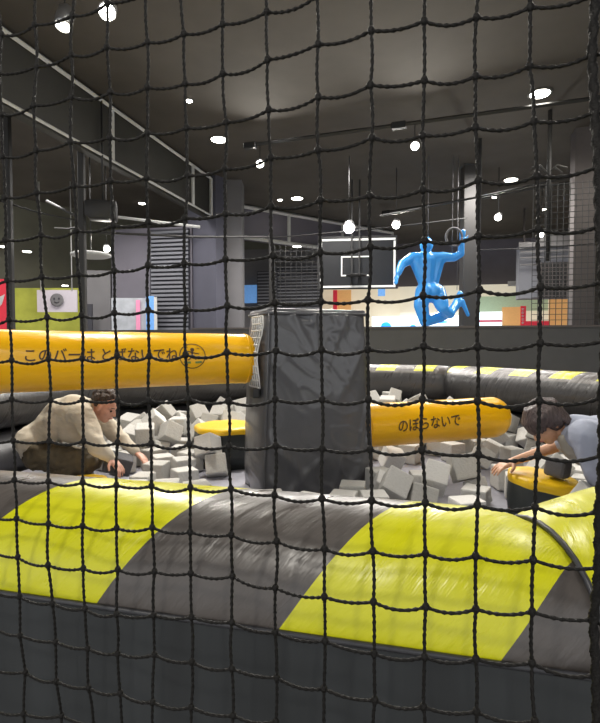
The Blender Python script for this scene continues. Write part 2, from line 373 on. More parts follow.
# left side beyond the open bay
one('mural_wall', 'lime', (14, 288, 88, 340, 12.6), 'lime green and yellow mural wall behind the left arm', 'mural', n=(0, 1, 0))
t = thing('hanging_sign', 'pale lilac sign with a round face drawing hung on two white rods', 'sign', tuple(P(56, 312, 11.5)))
bm = B(); slab(bm, 37, 290, 77, 312, 11.5, .03, n=(0, 1, 0)); link('board', bm, 'lilac', t, False)
bm = B(); c = P(57, 300, 11.45); lathe(bm, [(.145, 0), (.145, .01), (.12, .012)], c, (0, -1, 0), 24); fd = link('face_disc', bm, 'column', t)
bm = B()
for dx in (-.05, .05): ball(bm, c+Vector((dx, -.02, .03)), (.018, .008, .022))
tube(bm, [c+Vector((-.05, -.02, -.04)), c+Vector((0, -.02, -.065)), c+Vector((.05, -.02, -.04))], .008, 6); link('face_features', bm, 'slatdark', fd)
for px in (41, 72):
    bm = B(); a = P(px, 291, 11.5); tube(bm, [a, Vector((a.x, a.y, H))], .012, 6); link('rod', bm, 'white', t)
t = thing('poster_panel', 'red poster panel with a white slanted shape at the left edge', 'poster', tuple(P(4, 335, 11)))
bm = B(); slab(bm, -16, 279, 12, 340, 11, .04, n=(0, 1, 0)); link('sheet', bm, 'red', t, False)
bm = B(); p = [P(x, y, 10.97) for x, y in ((-6, 300), (5, 294), (2, 304), (-5, 312))]; bm.faces.new([bm.verts.new(v) for v in p]); link('white_shape', bm, 'white', t, False)
t = thing('poster_panel', 'pale poster panel with pink and blue stripes left of the shutter', 'poster', tuple(P(135, 335, 11.2)))
bm = B(); slab(bm, 112, 298, 157, 411, 11.2, .04, n=(0, 1, 0)); link('sheet', bm, 'greyprint', t, False)
for x0, x1, y0, mm in ((136, 140, 300, 'pink'), (146, 154, 296, 'skyprint'), (154, 157, 297, 'white')):
    bm = B(); slab(bm, x0, y0, x1, 334, 11.15, .02, n=(0, 1, 0)); link('stripe', bm, mm, t, False)
bm = B(); a = P(101, 342, 11.9); box(bm, (a.x, a.y, 1.55), (.5, .4, 3.1), .2); struct('trim_5', bm, 'column')
one('notice_board', 'slatdark', (83, 304, 92, 330, 11.3), 'small dark board on the pale pillar base beside the mural', 'board', n=(0, 1, 0))
# round pendant
t = thing('pendant_lamp', 'flat round white pendant disc hanging by the left post', 'lamp', tuple(P(91, 256, 9)))
c = P(91, 256, 9.0); bm = B(); lathe(bm, [(.28, -.02), (.33, 0), (.33, .03), (.28, .05)], c, (0, 0, 1), 32); link('disc', bm, 'white', t)
bm = B(); tube(bm, [c, Vector((c.x, c.y, H))], .01, 6); link('rod', bm, 'black', t)
# projector box
t = thing('loudspeaker', 'black loudspeaker box hung high beside the left post', 'loudspeaker', tuple(P(104, 211, 7.5)))
c = P(103, 211, 7.5); bm = B(); box(bm, c, (.38, .25, .26), .25, .02, 2); link('cabinet', bm, 'black', t)
bm = B(); box(bm, c+Vector((-.03, -.13, 0)), (.34, .02, .22), .25, .008); link('grille', bm, 'dark', t)
bm = B(); tube(bm, [c+Vector((0, 0, .1)), Vector((c.x, c.y, H))], .015, 6); link('bracket', bm, 'black', t)
bm = B(); tube(bm, [P(47, 201, 8), P(76, 216, 7.4)], .022, 8); tag(link('tube_lamp', bm, 'postgrey'), 'thin tube lamp angled above the hanging lilac sign', 'lamp')

# dark posts
def post(px, py, Y, w, m, label, z0=0, z1=None, rz=0):
    t = thing('net_post', label, 'post', (P(px, 342, Y).x, Y, z0)); z1 = z1 or P(px, py, Y).z
    bm = B(); box(bm, (P(px, 342, Y).x, Y, (z0+z1)/2), (w, w, z1-z0), rz, .01); link('shaft', bm, m, t, False)
    bm = B(); box(bm, (P(px, 342, Y).x, Y, z0+.015), (w*1.8, w*1.8, .03), rz, .005); link('base_plate', bm, m, t, False)
    bm = B(); box(bm, (P(px, 342, Y).x, Y, z1), (w*1.2, w*1.2, .03), rz, .005); link('top_cap', bm, m, t, False)
    return t
post(11.5, 160, 7.2, .085, 'dark', 'dark upright post at the left edge in front of the red poster', z1=H)
post(84, 150, 7.4, .085, 'dark', 'dark upright post in front of the mural, right of the lilac sign', z1=H)
post(271, 235, 10, .075, 'dark', 'thin dark upright post rising behind the black tower')
post(467, 150, 10.5, .27, 'postgrey', 'broad grey upright post beside the blue hanging figure', z1=H)
t = post(477.5, 150, 9.1, .05, 'black', 'slim black upright post just right of the broad grey post', z1=H)
# clamp rail of far cables: safety-net head ropes
def cable(a, b, label, r=.012, m='dark'):
    bm = B(); tube(bm, [a, (a+b)/2 + Vector((0, 0, -.03)), b], r, 6); tag(link('cable', bm, m), label, 'cable')
cable(P(-10, 198, 7.2), P(84, 222, 7.4), 'dark cable strung from the left edge to the mural post')
cable(P(84, 232, 7.4), P(271, 237, 10), 'dark cable strung from the mural post to the thin post by the tower', .02)
cable(P(55, 228, 9), P(84, 226, 8), 'short dark bar left of the mural post above the pendant', .015)
cable(P(271, 238, 10), P(467, 218, 10.3), 'dark cable strung above the backboard to the broad grey post')
cable(P(380, 216, 10), P(610, 168, 8.6), 'dark cable rising from the backboard to the taupe column', .02)
cable(P(476, 250, 9.3), P(600, 243, 8.2), 'thin cable from the slim black post to the taupe column', .008)

# basketball backboard
t = thing('basketball_backboard', 'dark glass basketball backboard with white border hung on two poles', 'backboard', tuple(P(358, 262, 11.5)))
n = Vector((.12, .99, 0)); ANCHOR = 358
bm = B(); slab(bm, 318, 236, 397, 289, 11.5, .05, n=n); link('frame', bm, 'black', t, False)
bm = B(); slab(bm, 321, 239, 394.5, 287, 11.5, .01, n=n, push=-.015); gb = link('glass_board', bm, 'glass', t, False)
def rect(bm, x0, y0, x1, y1, w, push):
    for a in ((x0, y0, x1, y0+w), (x0, y1-w, x1, y1), (x0, y0+w, x0+w, y1-w), (x1-w, y0+w, x1, y1-w)): slab(bm, *a, 11.5, .01, n=n, push=push)
bm = B(); rect(bm, 320, 238.5, 395.5, 287.5, 2.0, -.03); link('white_border', bm, 'bright', t, False)
bm = B(); rect(bm, 341, 256, 372, 276, 1.3, -.03); link('target_square', bm, 'bright', gb, False)
for px in (351.5, 359):
    bm = B(); p = P(px, 285, 11.4); box(bm, (p.x, p.y-.03, (p.z+H)/2), (.035, .05, H-p.z)); link('hanging_pole', bm, 'dark', t, False)
bm = B(); p = P(356, 276, 11.25); lathe(bm, [(.2, 0), (.225, -.012), (.225, .012), (.2, .012)], p+Vector((0, -.1, 0)), (0, 0, 1), 24); link('rim', bm, 'dark', t)
ANCHOR = None
# truss rod hanging at right with crossed arms
t = thing('hanging_rod', 'dark rod hanging from the ceiling left of the taupe column with crossed arms', 'rod', tuple(P(547, 260, 8)))
p = P(547.5, 261, 8); bm = B(); tube(bm, [p, Vector((p.x, p.y, H))], .032, 8); link('pole', bm, 'dark', t)
q = P(547.5, 170, 8)
for k, (dx, dy) in enumerate(((-.28, -.1), (.25, -.1), (-.2, .15), (.28, .12))):
    bm = B(); tube(bm, [q+Vector((0, 0, -.05)), q+Vector((dx*.5, dy*.5, .06)), q+Vector((dx, dy, .0))], .014, 6); link('arm', bm, 'postgrey', t)
# fine safety nets at the right, one object each
def fine_net(name, label, x0, x1, z0, z1, Y, nrm, cell=.085, r=.004, m='finecord'):
    a = P(x0, 342, Y); n_ = Vector(nrm).normalized(); t_ = Vector((n_.y, -n_.x, 0)); L_ = (P(x1, 342, Y)-a).x/abs(t_.x)
    bm = B(); k = 0
    while k*cell <= L_: q = a + t_*k*cell; box(bm, (q.x, q.y, (z0+z1)/2), (r*2, r*2, z1-z0)); k += 1
    z = z0
    while z <= z1: q = a + t_*L_/2; box(bm, (q.x, q.y, z), (L_, r*2, r*2), math.atan2(t_.y, t_.x)); z += cell
    tag(link(name, bm, m, None, False), label, 'net')
fine_net('fine_net', 'fine dark netting stretched in front of the taupe column', 531, 610, 1.75, 3.9, 8.0, ND)
fine_net('fine_net', 'fine dark netting between the thin post and the backboard', 275, 320, 0, 3.3, 9.8, (0, 1, 0), .1, .005)

# ------------------------------------------------------------------ lamps
dl = thing('ceiling_downlight', '', 'light', (0, 0, 0), 'recessed ceiling downlights')
bm = B(); lathe(bm, [(.165, -.012), (.165, 0), (.13, -.0)], (0, 0, 0), (0, 0, 1), 32); rim_ = link('rim', bm, 'trimring', dl)
bm = B(); lathe(bm, [(.128, -.02), (.135, -.012), (.135, 0)], (0, 0, 0), (0, 0, 1), 32); link('diffuser', bm, 'bulb', rim_)
def dup(o, loc, label, rot=None):
    r = o.copy(); col.objects.link(r); r.location = loc; r['label'] = label
    if rot: r.rotation_euler = rot
    for ch in list(o.children):
        c = ch.copy(); col.objects.link(c); c.parent = r
        for g in ch.children: d = g.copy(); col.objects.link(d); d.parent = c
    return r
def cpt(px, py, z=H): d = ray(px, py); return EYE + d*((z-1.5)/d.z)
first = True
DL = [(540, 93, 'bright recessed downlight nearest the right edge of the ceiling', 1), (219, 139, 'recessed downlight in the ceiling above the grey column, oval and greenish white', 1),
      (511, 179.5, 'recessed downlight over the broad grey post, right of it', 1), (297, 198, 'recessed downlight above the framed bulkhead, left of the backboard', 1),
      (189, 100, 'small dim downlight high above the left white frame', .35), (163, 174, 'small downlight seen under the left white frame, the upper one', .6),
      (142, 203, 'small downlight seen under the left white frame, the lower one', .6), (27, 251, 'small downlight in the far left ceiling beside the left post', .7),
      (2, 246, 'small downlight cut by the left edge of the view', .7), (280, 199.5, 'small dim downlight just left of the oval one by the framed bulkhead', .45),
      (297, 246, 'small downlight behind the thin dark post', .7), (494, 197, 'small dim downlight behind the slim black post', .4),
      (544, 209, 'tiny downlight beside the hanging rod', .4), (65, 285, 'small downlight right above the hanging lilac sign', .5), (325, 227.5, 'small downlight left of the bright cool spotlight', .5)]
for px, py, lb, s in DL:
    zc = H if py < 225 else (4.6 if py > 240 else H)
    p = cpt(px, py, zc if py < 240 else 4.2)
    if py >= 240:  # sits under a lower soffit further back
        p = P(px, py, 12.0)
    else: p.z -= .001
    if first: dl.location = p; dl['label'] = lb; o = dl; first = False
    else: o = dup(dl, p, lb)
    o.scale = (s, s, 1) if s < 1 else (1, 1, 1)
    if s <= .5:
        for ch in o.children:
            if ch.name.startswith('diffuser'): pass
def lamp(p, e, r=.06, c=(1, .95, .86), typ='SPOT', ang=120, rot=(0, 0, 0)):
    l = bpy.data.lights.new('lamp_or_fill_light', typ); l.energy = e; l.color = c; l.shadow_soft_size = r
    if typ == 'SPOT': l.spot_size = R(ang); l.spot_blend = .7
    o = bpy.data.objects.new('lamp_or_fill_light', l); col.objects.link(o); o.location = p; o.rotation_euler = rot; return o
# track lights: a dark track with aimed spotlights
def track(a, b, label):
    t = thing('lighting_track', label, 'lighting track', tuple(a)); d = b-a
    bm = B(); tube(bm, [a, b], .03, 4); link('rail', bm, 'black', t, False)
    for s in (0.02, .45, .98): bm = B(); box(bm, a+d*s+Vector((0, 0, -.01)), (.22, .1, .1), math.atan2(d.y, d.x), .01); link('junction', bm, 'black', t, False)
track(cpt(244, 146, 4.8), cpt(640, 92, 4.8), 'long black lighting track crossing the ceiling')
track(cpt(382, 213, 4.85), cpt(660, 168, 4.85), 'black lighting track farther back over the blue figure')
track(cpt(20, -30, 4.8), cpt(180, -60, 4.8), 'black lighting track overhead at the upper left, beyond the top of view') if False else None
def spot(p, aim, label, glow, size=.07, e=60, rim='fixture', top=H):
    p = Vector(p); d = (Vector(aim)-p).normalized(); t = thing('spotlight', label, 'light', tuple(p), 'ceiling spotlights')
    bm = B(); lathe(bm, [(size*.5, -size*2.6), (size*.9, -size*2.2), (size, -.01), (size*.92, 0)], p, d, 20); hs = link('housing', bm, rim, t)
    bm = B(); lathe(bm, [(size*.86, -.004), (size*.8, .012), (size*.3, .03)], p, d, 20); link('bulb', bm, glow, hs)
    bm = B(); q = p - d*size*1.3; tube(bm, [q, Vector((q.x, q.y, top))], .007, 6); link('stem', bm, 'black', t)
    if e: lamp(p + d*.09, e, size, typ='SPOT', ang=130, rot=d.to_track_quat('-Z', 'Y').to_euler())
FRONT = Vector((.1, 2.5, .6))
spot(cpt(63, 26, 4.55), (-2.6, 4.2, 1), 'black track spotlight with silver face hanging at the upper left corner', 'bulb_dim', .085, 30, 'fixture')
spot(cpt(107, 12, 4.6), (-1.0, 1.5, 1.4), 'brightest round spotlight near the top left of the ceiling', 'bulb', .085, 200)
spot(cpt(260, 164, 4.6), (0, 2.5, .6), 'round spotlight hanging under the long track, above the grey column', 'bulb', .075, 130)
spot(cpt(415, 146, 4.6), (.8, 2.5, .6), 'round spotlight under the long track, right of centre', 'bulb', .075, 150)
spot(P(349, 228, 9.8), (.2, 3, .6), 'bright cool white spotlight in front of the backboard poles', 'bulb_pink', .115, 150)
spot(P(396, 225, 10.5), (.6, 4, .6), 'spotlight just above the head of the blue figure', 'bulb', .09, 40)
spot(P(498, 217.5, 10.5), (.8, 4, .6), 'spotlight right of the slim black post', 'bulb', .075, 60)
spot(P(541, 235, 11.5), (1, 5, .6), 'small spotlight over the slatted kiosk', 'bulb', .06, 20)
spot(P(107, 249, 9.6), (-1, 4, .6), 'spotlight beside the round pendant disc', 'bulb', .065, 40)
# lamp behind the camera for net shadows; the other lights are added, without fixtures
for p, e, r in (((-1.5, -1.6, 4.7), 230, .05), ((2.2, 2.6, 4.8), 150, .3), ((-1.6, 4.6, 4.8), 105, .3), ((.8, 6.4, 4.8), 130, .3), ((4.5, 7.5, 4.8), 60, .3), ((-5, 10, 4.5), 60, .3), ((3.5, 14.5, 4.6), 70, .3), ((-.5, 13.5, 4.0), 40, .3), ((6, 13, 4.6), 50, .3)):
    lamp(p, e, r, ang=150)

for p, e in (((-.3, 8.6, 4.2), 220), ((3.6, 9.8, 4.2), 200), ((-4.6, 8.6, 3.9), 170), ((-2.9, 9.8, 3.4), 130), ((.8, 10.0, 3.9), 200), ((3.2, 13.6, 3.9), 300), ((6.2, 10.5, 4.0), 200)):  # added fill lights without fixtures, brightening the far room
    lamp((p[0], p[1], 4.75), e, .35, c=(1, .96, .93), ang=165)
# ================================================================== the inflatable ring
C = Vector((.09, 4.055, 0)); RA = 2.98
ANG = [-104.3+22.5+45*k for k in range(8)]
def corner(k, lower=False):
    a = R(ANG[k % 8]); front = (k % 8) in (0, 7)
    r, z = (.215, .915) if front else (.232, .98)
    if (k % 8) in (1, 6): r, z = .22, .955
    if lower: r, z = (.215, .50)
    return C + Vector((math.cos(a), math.sin(a), 0))*RA + Vector((0, 0, z)), r, Vector((math.cos(a), math.sin(a), 0))
ring = thing('inflatable_ring', 'octagonal black inflatable ring wall with slanting lime yellow stripes', 'inflatable', (C.x, C.y, 0))
NR = 48
def segment(k, lower):
    a, ra, da = corner(k, lower); b, rb, db = corner(k+1, lower)
    ax = (b-a); ax.z = 0; L_ = ax.length; t = ax.normalized(); out = Vector((t.y, -t.x, 0))
    if out.dot((a+b)/2-C) < 0: out = -out
    bm = B(); uvl = bm.loops.layers.uv.new('UVMap'); rings = []; ns = 56
    for i in range(ns+1):
        s = i/ns; s = .5-.5*math.cos(math.pi*s) if False else s
        row = []
        for j in range(NR+1):
            th = math.tau*j/NR; r = ra+(rb-ra)*s
            e = min(s, 1-s)*L_
            r *= 1 - .10*math.exp(-e/.035) - .025*math.exp(-e/.16)          # pinched where segments are sewn
            r *= 1 + .006*noise.noise(Vector((s*L_*9, math.cos(th)*1.2, math.sin(th)*1.2+k*7)))
            if abs(math.sin(th)) < .12 and math.cos(th) > 0 and not lower: r *= 1.012   # outer welt
            off = out*math.cos(th)*r + Vector((0, 0, 1))*math.sin(th)*r
            # mitre: slide along the axis so the ends lie in the corner planes
            lo = off.dot(out)*math.tan(R(22.5)); base = a + (b-a)*s
            slide = (1-2*s)*lo if True else 0
            p = base + off - t*slide
            row.append((p, th))
        rings.append(row)
    V = [[bm.verts.new(row[j][0]) for j in range(NR)] for row in rings]
    # length coordinate: metres along this segment measured from its middle
    mid = (a+b)/2
    for i in range(ns):
        for j in range(NR):
            f = bm.faces.new((V[i][j], V[i][(j+1) % NR], V[i+1][(j+1) % NR], V[i+1][j]))
            for lp, (ii, jj) in zip(f.loops, ((i, j), (i, j+1), (i+1, j+1), (i+1, j))):
                p = rings[ii][jj][0]; v = jj/NR
                if j >= NR*.75: v -= 1
                lp[uvl].uv = ((p-mid).dot(t)*OR[k] + SO[k], v)
    bmesh.ops.recalc_face_normals(bm, faces=bm.faces[:])
    return bm
OR = [1, 1.8, 1.8, 1.8, 1.8, 1.8, 1.8, 1]; SO = [.42, .1, .2, .1, .2, .1, .2, 0]
for k in range(8):
    link('upper_tube', segment(k, False), 'ring', ring)
for k in range(8):
    link('lower_tube', segment(k, True), 'lower', ring)
# welt at every corner joint
for k in range(8):
    c, r, d = corner(k); bm = B(); pts = []
    for j in range(33):
        th = math.tau*j/32; pts.append(c + d*(math.cos(th)*r*.915/math.cos(R(22.5))) + Vector((0, 0, math.sin(th)*r*.915)))
    tube(bm, pts, .006, 6); link('joint_welt', bm, 'lower', ring)
# outer skirt cloth: eight hanging panels from the outer seam to the floor
for k in range(8):
    a, ra, da = corner(k); b, rb, db = corner(k+1); bm = B(); n = 90; m_ = 14; V = []
    pa_ = a + da*(ra/math.cos(R(22.5))); pb_ = b + db*(rb/math.cos(R(22.5))); t = (pb_-pa_); t.z = 0; t.normalize(); out = Vector((t.y, -t.x, 0))
    if out.dot(pa_-C) < 0: out = -out
    for i in range(n+1):
        s = i/n; top = pa_ + (pb_-pa_)*s; row = []
        for j in range(m_+1):
            h = j/m_; amp = .018*min(1, h*2.5)
            w_ = noise.noise(Vector((s*16+k*9, h*1.0, 3.3))) + .5*noise.noise(Vector((s*45, h*2, k)))
            row.append(bm.verts.new(Vector((top.x, top.y, top.z*(1-h)+.012*h)) + out*(.006 + w_*amp + .03*h)))
        V.append(row)
    for i in range(n):
        for j in range(m_): bm.faces.new((V[i][j], V[i+1][j], V[i+1][j+1], V[i][j+1]))
    link('skirt', bm, 'skirt', ring)
    bm = B(); tube(bm, [pa_+out*.006+Vector((0, 0, .004)), pb_+out*.006+Vector((0, 0, .004))], .006, 6); link('seam_piping', bm, 'lower', ring)

# pit mat
bm = B(); vs = [C + Vector((math.cos(R(a)), math.sin(R(a)), 0))*2.72 for a in ANG]
lo = [bm.verts.new((v.x, v.y, 0)) for v in vs]; hi = [bm.verts.new((v.x, v.y, .386)) for v in vs]
bm.faces.new(hi); bm.faces.new(lo[::-1])
for i in range(8): bm.faces.new((lo[i], lo[(i+1) % 8], hi[(i+1) % 8], hi[i]))
tag(link('pit_mat', bm, 'pitmat', None, False), 'pale blue grey mat on the bottom of the foam pit', 'mat')

# ================================================================== the tower and its two arms
TW = Vector((.05, 4.0, 0)); AD = Vector((.93, .37, 0)).normalized(); AN = Vector((AD.y, -AD.x, 0))
tower = thing('padded_tower', 'tall black vinyl padded tower standing in the middle of the foam pit', 'tower', (TW.x, TW.y, .386))
bm = B(); n = 64; m_ = 84
def tower_pt(u, v, h):    # u,v in -1..1 on the plan outline
    w_ = .437-.055*h; d_ = .265-.02*h
    return TW + AD*(u*w_) + AN*(v*d_) + Vector((0, 0, .386+h*1.314))
FOLDS = [(-.55, 1, .0, .72, .05, .02), (.5, .98, .1, .70, .06, .022), (-.1, 1, -.05, .86, .05, .02), (.95, .85, .35, .55, .07, .022), (.98, .3, .55, .05, .06, .03),
         (.95, .18, .45, .0, .05, .028), (-.95, .32, -.25, .10, .06, .026), (-.6, .0, -.1, .18, .05, .02), (.2, .0, .35, .15, .05, .02), (.98, .5, .7, .22, .05, .02), (-.95, .75, -.5, .62, .06, .018), (-.9, .1, -.5, .02, .05, .022)]
rows = []
def outline():
    q = []; c = .10
    for s in range(n): q.append((-1+2*s/n, 1))
    for s in range(n//2): q.append((1, 1-2*s/(n//2)))
    for s in range(n): q.append((1-2*s/n, -1))
    for s in range(n//2): q.append((-1, -1+2*s/(n//2)))
    return q
ol = outline()
for i in range(m_+1):
    h = i/m_; row = []
    for (u, v) in ol:
        k = (abs(u)**14+abs(v)**14)**(1/14); p = tower_pt(u/k, v/k, h)
        bul = (1-abs(u)**3 if abs(v) >= .999 else 1-abs(v)**3)
        nn = (AN*(1 if v > 0 else -1) if abs(v) >= .999 else AD*(1 if u > 0 else -1))
        w1 = noise.noise(Vector((p.x*3.1+p.z*1.7, p.y*3, p.z*2.2-p.x*1.5)))
        w2 = noise.noise(Vector((p.x*6+p.z*6, 4, p.z*2.5-p.x*4)))
        edge = .4+.8*abs(h-.5)*2
        ridge = max(0, 1-abs(w2)*7)
        fold = 0
        for (u0, h0, u1, h1, wd, am) in FOLDS:
            if abs(v) < .999 or v < 0: break
            dx, dy = u1-u0, (h1-h0)*1.5; L2 = dx*dx+dy*dy; q_ = max(0, min(1, ((u-u0)*dx+(h-h0)*1.5*dy)/L2))
            dd = math.hypot(u-u0-q_*dx, (h-h0)*1.5-q_*dy); fold += am*math.exp(-(dd/wd)**2)*(1-q_*.6)
        p = p + nn*(bul*(.03*math.sin(math.pi*h)+.035*w1*edge+.012*ridge*edge)+fold)
        row.append(bm.verts.new(p))
    rows.append(row)
N_ = len(ol)
for a, b in zip(rows, rows[1:]):
    for k in range(N_): bm.faces.new((a[k], a[(k+1) % N_], b[(k+1) % N_], b[k]))
bm.faces.new(rows[0][::-1]); bm.faces.new(rows[-1]); bmesh.ops.recalc_face_normals(bm, faces=bm.faces[:])
o = link('cover', bm, 'tower', tower)
for px in range(0): pass
bm = B(); pts = [tower_pt(u, v, 1.0)+Vector((0, 0, .004)) for u, v in ((-1, 1), (1, 1), (1, -1), (-1, -1), (-1, 1))]; 
for a, b in zip(pts, pts[1:]): tube(bm, [a, b], .012, 8)
link('top_welt', bm, 'tower', tower)
bm = B(); box(bm, TW+Vector((0, 0, 1.715)), (.78, .46, .05), math.atan2(AD.y, AD.x), .02, 2); link('lid', bm, 'tower', tower)
for u in (-1, 1):
    bm = B(); tube(bm, [tower_pt(u, .99, h/10)+AN*.004 for h in range(11)], .007, 6); link('corner_piping', bm, 'tower', tower)

def arm(s0, s1, z, r0, r1, sgn, name, label, blunt):
    t = thing(name, label, 'padded boom', tuple(TW+AD*sgn*s0+Vector((0, 0, z))))
    d = AD*sgn; L_ = s1-s0; prof = []
    n1 = 8
    for i in range(n1+1):   # tower end, softly rounded
        a = math.pi/2*i/n1; prof.append((r0*(.72+.28*math.sin(a)) if blunt else r0*(.8+.2*math.sin(a)), .055*(1-math.cos(a))))
    for i in range(1, 40): s = i/40; prof.append((r0+(r1-r0)*s, .055+(L_-.055-.15)*s))
    for i in range(n1+1):
        a = math.pi/2*i/n1; prof.append((max(.02, r1*math.cos(a)**.75 if a < 1.57 else .02), L_-.15+.15*math.sin(a)))
    bm = B(); f = frame(d); c = TW + d*s0 + Vector((0, 0, z)); rings = []; n = 48
    for r, h in prof:
        ring_ = []
        for k in range(n):
            a = k*math.tau/n; q = f.col[1]*math.cos(a)+f.col[2]*math.sin(a)
            e = min(h, L_-h); wv = noise.noise(Vector((h*5, math.cos(a)*1.4+(4 if blunt else 0), math.sin(a)*1.4)))
            pl = max(0, 1-abs(noise.noise(Vector((h*2.5, math.cos(a)*5, math.sin(a)*5+9))))*6)*math.exp(-e/.22)
            ring_.append(bm.verts.new(c + f.col[0]*h + q*r*(1+.012*wv+.03*pl)))
        rings.append(ring_)
    for a, b in zip(rings, rings[1:]):
        for k in range(n): bm.faces.new((a[k], a[(k+1) % n], b[(k+1) % n], b[k]))
    bm.faces.new(rings[0][::-1]); bm.faces.new(rings[-1]); bmesh.ops.recalc_face_normals(bm, faces=bm.faces[:])
    pad_ = link('padding', bm, 'yellow', t)
    bm = B(); tube(bm, [TW+d*.30+Vector((0, 0, z)), c+d*.12], .05, 16); link('axle', bm, 'black', t)
    bm = B(); pts = [c + d*.055 + (f.col[1]*math.cos(k*math.tau/40)+f.col[2]*math.sin(k*math.tau/40))*(r0*1.0) for k in range(41)]; tube(bm, pts, .006, 6); link('end_seam', bm, 'yellow', t)
    return t, (z, r0, r1, s0, s1, d)
la, lg = arm(.44, 2.35, 1.378, .178, .200, -1, 'padded_boom', 'high yellow padded arm reaching left from the tower, lettered above the crouching person', True)
ra, rg = arm(.43, 1.95, .822, .176, .180, 1, 'padded_boom', 'low yellow padded arm reaching right from the tower with short brown lettering', False)
# things printed on an arm: x = metres from the tower axis along AD, y = metres round the arm
def wrap(me, g, xoff, yoff, lift):
    z, r0, r1, s0, s1, d = g
    for v in me.vertices:
        x = xoff + v.co.x; h = abs(x); r = (r0+(r1-r0)*(h-s0)/(s1-s0)) + lift
        a = (yoff+v.co.y)/r
        v.co = TW + AD*x + Vector((0, 0, z)) + (AN*math.cos(a) + Vector((0, 0, 1))*math.sin(a))*r
def cut(me, step=.008):
    b = bmesh.new(); b.from_mesh(me)
    for ax in (0, 1):
        lo = min(v.co[ax] for v in b.verts); hi = max(v.co[ax] for v in b.verts); q = lo+step
        while q < hi:
            co_ = [0, 0, 0]; co_[ax] = q; no = [0, 0, 0]; no[ax] = 1
            bmesh.ops.bisect_plane(b, geom=b.verts[:]+b.edges[:]+b.faces[:], plane_co=co_, plane_no=no); q += step*(4 if ax == 0 else 1)
    b.to_mesh(me); b.free()
def lettering(text, width, g, xoff, yoff, parent, ysc=1.0, slope=0):
    cu = bpy.data.curves.new('lettering', 'FONT'); cu.body = text; cu.size = 1; cu.offset = .012; cu.resolution_u = 3
    o = bpy.data.objects.new('lettering', cu); col.objects.link(o); dg = bpy.context.evaluated_depsgraph_get()
    me = bpy.data.meshes.new_from_object(o.evaluated_get(dg)); bpy.data.objects.remove(o)
    xs = [v.co.x for v in me.vertices]; ys = [v.co.y for v in me.vertices]; k = width/(max(xs)-min(xs)); x0 = min(xs); yc = (max(ys)+min(ys))/2
    for v in me.vertices:
        x = (v.co.x-x0)*k; v.co = Vector((x, (v.co.y-yc)*k*ysc + slope*x, 0))
    cut(me); wrap(me, g, xoff, yoff, .006); me.materials.clear(); me.materials.append(M['ink']); me.name = 'lettering'
    q = bpy.data.objects.new('lettering', me); col.objects.link(q); q.parent = parent; q.matrix_parent_inverse = parent_matrix(parent).inverted(); return q
lettering('このバーは とばないでね', .905, lg, -1.905, .045, la, 1.12)
lettering('のぼらないで', .60, rg, .715, .012, ra, 1.12, .035)
# round emblem: ring, jumping stick figure, low bar
def emblem(g, xoff, yoff, parent, rr=.085):
    for nm, mm in (('emblem_line', 'ink'), ('emblem_bar', 'inkgreen')):
        b = B()
        def quad(x0, y0, x1, y1, w):
            d = Vector((x1-x0, y1-y0, 0)).normalized(); p = Vector((-d.y, d.x, 0))*w/2; a_ = Vector((x0, y0, 0)); b_ = Vector((x1, y1, 0))
            b.faces.new([b.verts.new(q) for q in (a_-p, b_-p, b_+p, a_+p)])
        if nm == 'emblem_line':
            for k in range(40):
                a0 = math.tau*k/40; a1 = math.tau*(k+1)/40; quad(rr*math.cos(a0), rr*math.sin(a0), rr*math.cos(a1), rr*math.sin(a1), .006)
            vs = [b.verts.new((.0+.013*math.cos(k*math.tau/14), .042+.013*math.sin(k*math.tau/14), 0)) for k in range(14)]; b.faces.new(vs)
            quad(0, .03, -.004, -.008, .012); quad(0, .022, -.04, .034, .007); quad(0, .022, .045, .012, .007)
            quad(-.004, -.008, -.03, -.03, .008); quad(-.004, -.008, .026, -.026, .008); quad(-.05, .05, -.03, .06, .004); quad(.03, .055, .048, .048, .004)
        else: quad(-.058, -.042, -.012, -.046, .014); quad(.018, -.046, .062, -.042, .014)
        me = bpy.data.meshes.new(nm); b.to_mesh(me); b.free(); cut(me); wrap(me, g, xoff, yoff, .007); me.materials.append(M[mm])
        q = bpy.data.objects.new(nm, me); col.objects.link(q); q.parent = parent; q.matrix_parent_inverse = parent_matrix(parent).inverted()
emblem(lg, -.905, .03, la)
# white net panel laced between the left arm and the tower
bm = B(); 
def np_(u, h): return TW - AD*(.455+.02*math.sin(h*5)) + AN*(.255-.25*u+.02*math.sin(h*9)) + Vector((0, 0, 1.18+.5*h))
for i in range(6): tube(bm, [np_(i/5, j/8) for j in range(9)], .006, 6)
for j in range(11): tube(bm, [np_(i/5, j/10) for i in range(6)], .006, 6)
tag(link('lacing_net', bm, 'whitecord'), 'small white knotted net hanging on the left side of the tower', 'net')
bm = B(); box(bm, TW-AD*.465+AN*.16+Vector((0, 0, 1.14)), (.05, .1, .07), math.atan2(AD.y, AD.x), .01, 2); tag(link('buckle_block', bm, 'black'), 'small black buckle block under the white net on the tower', 'buckle')

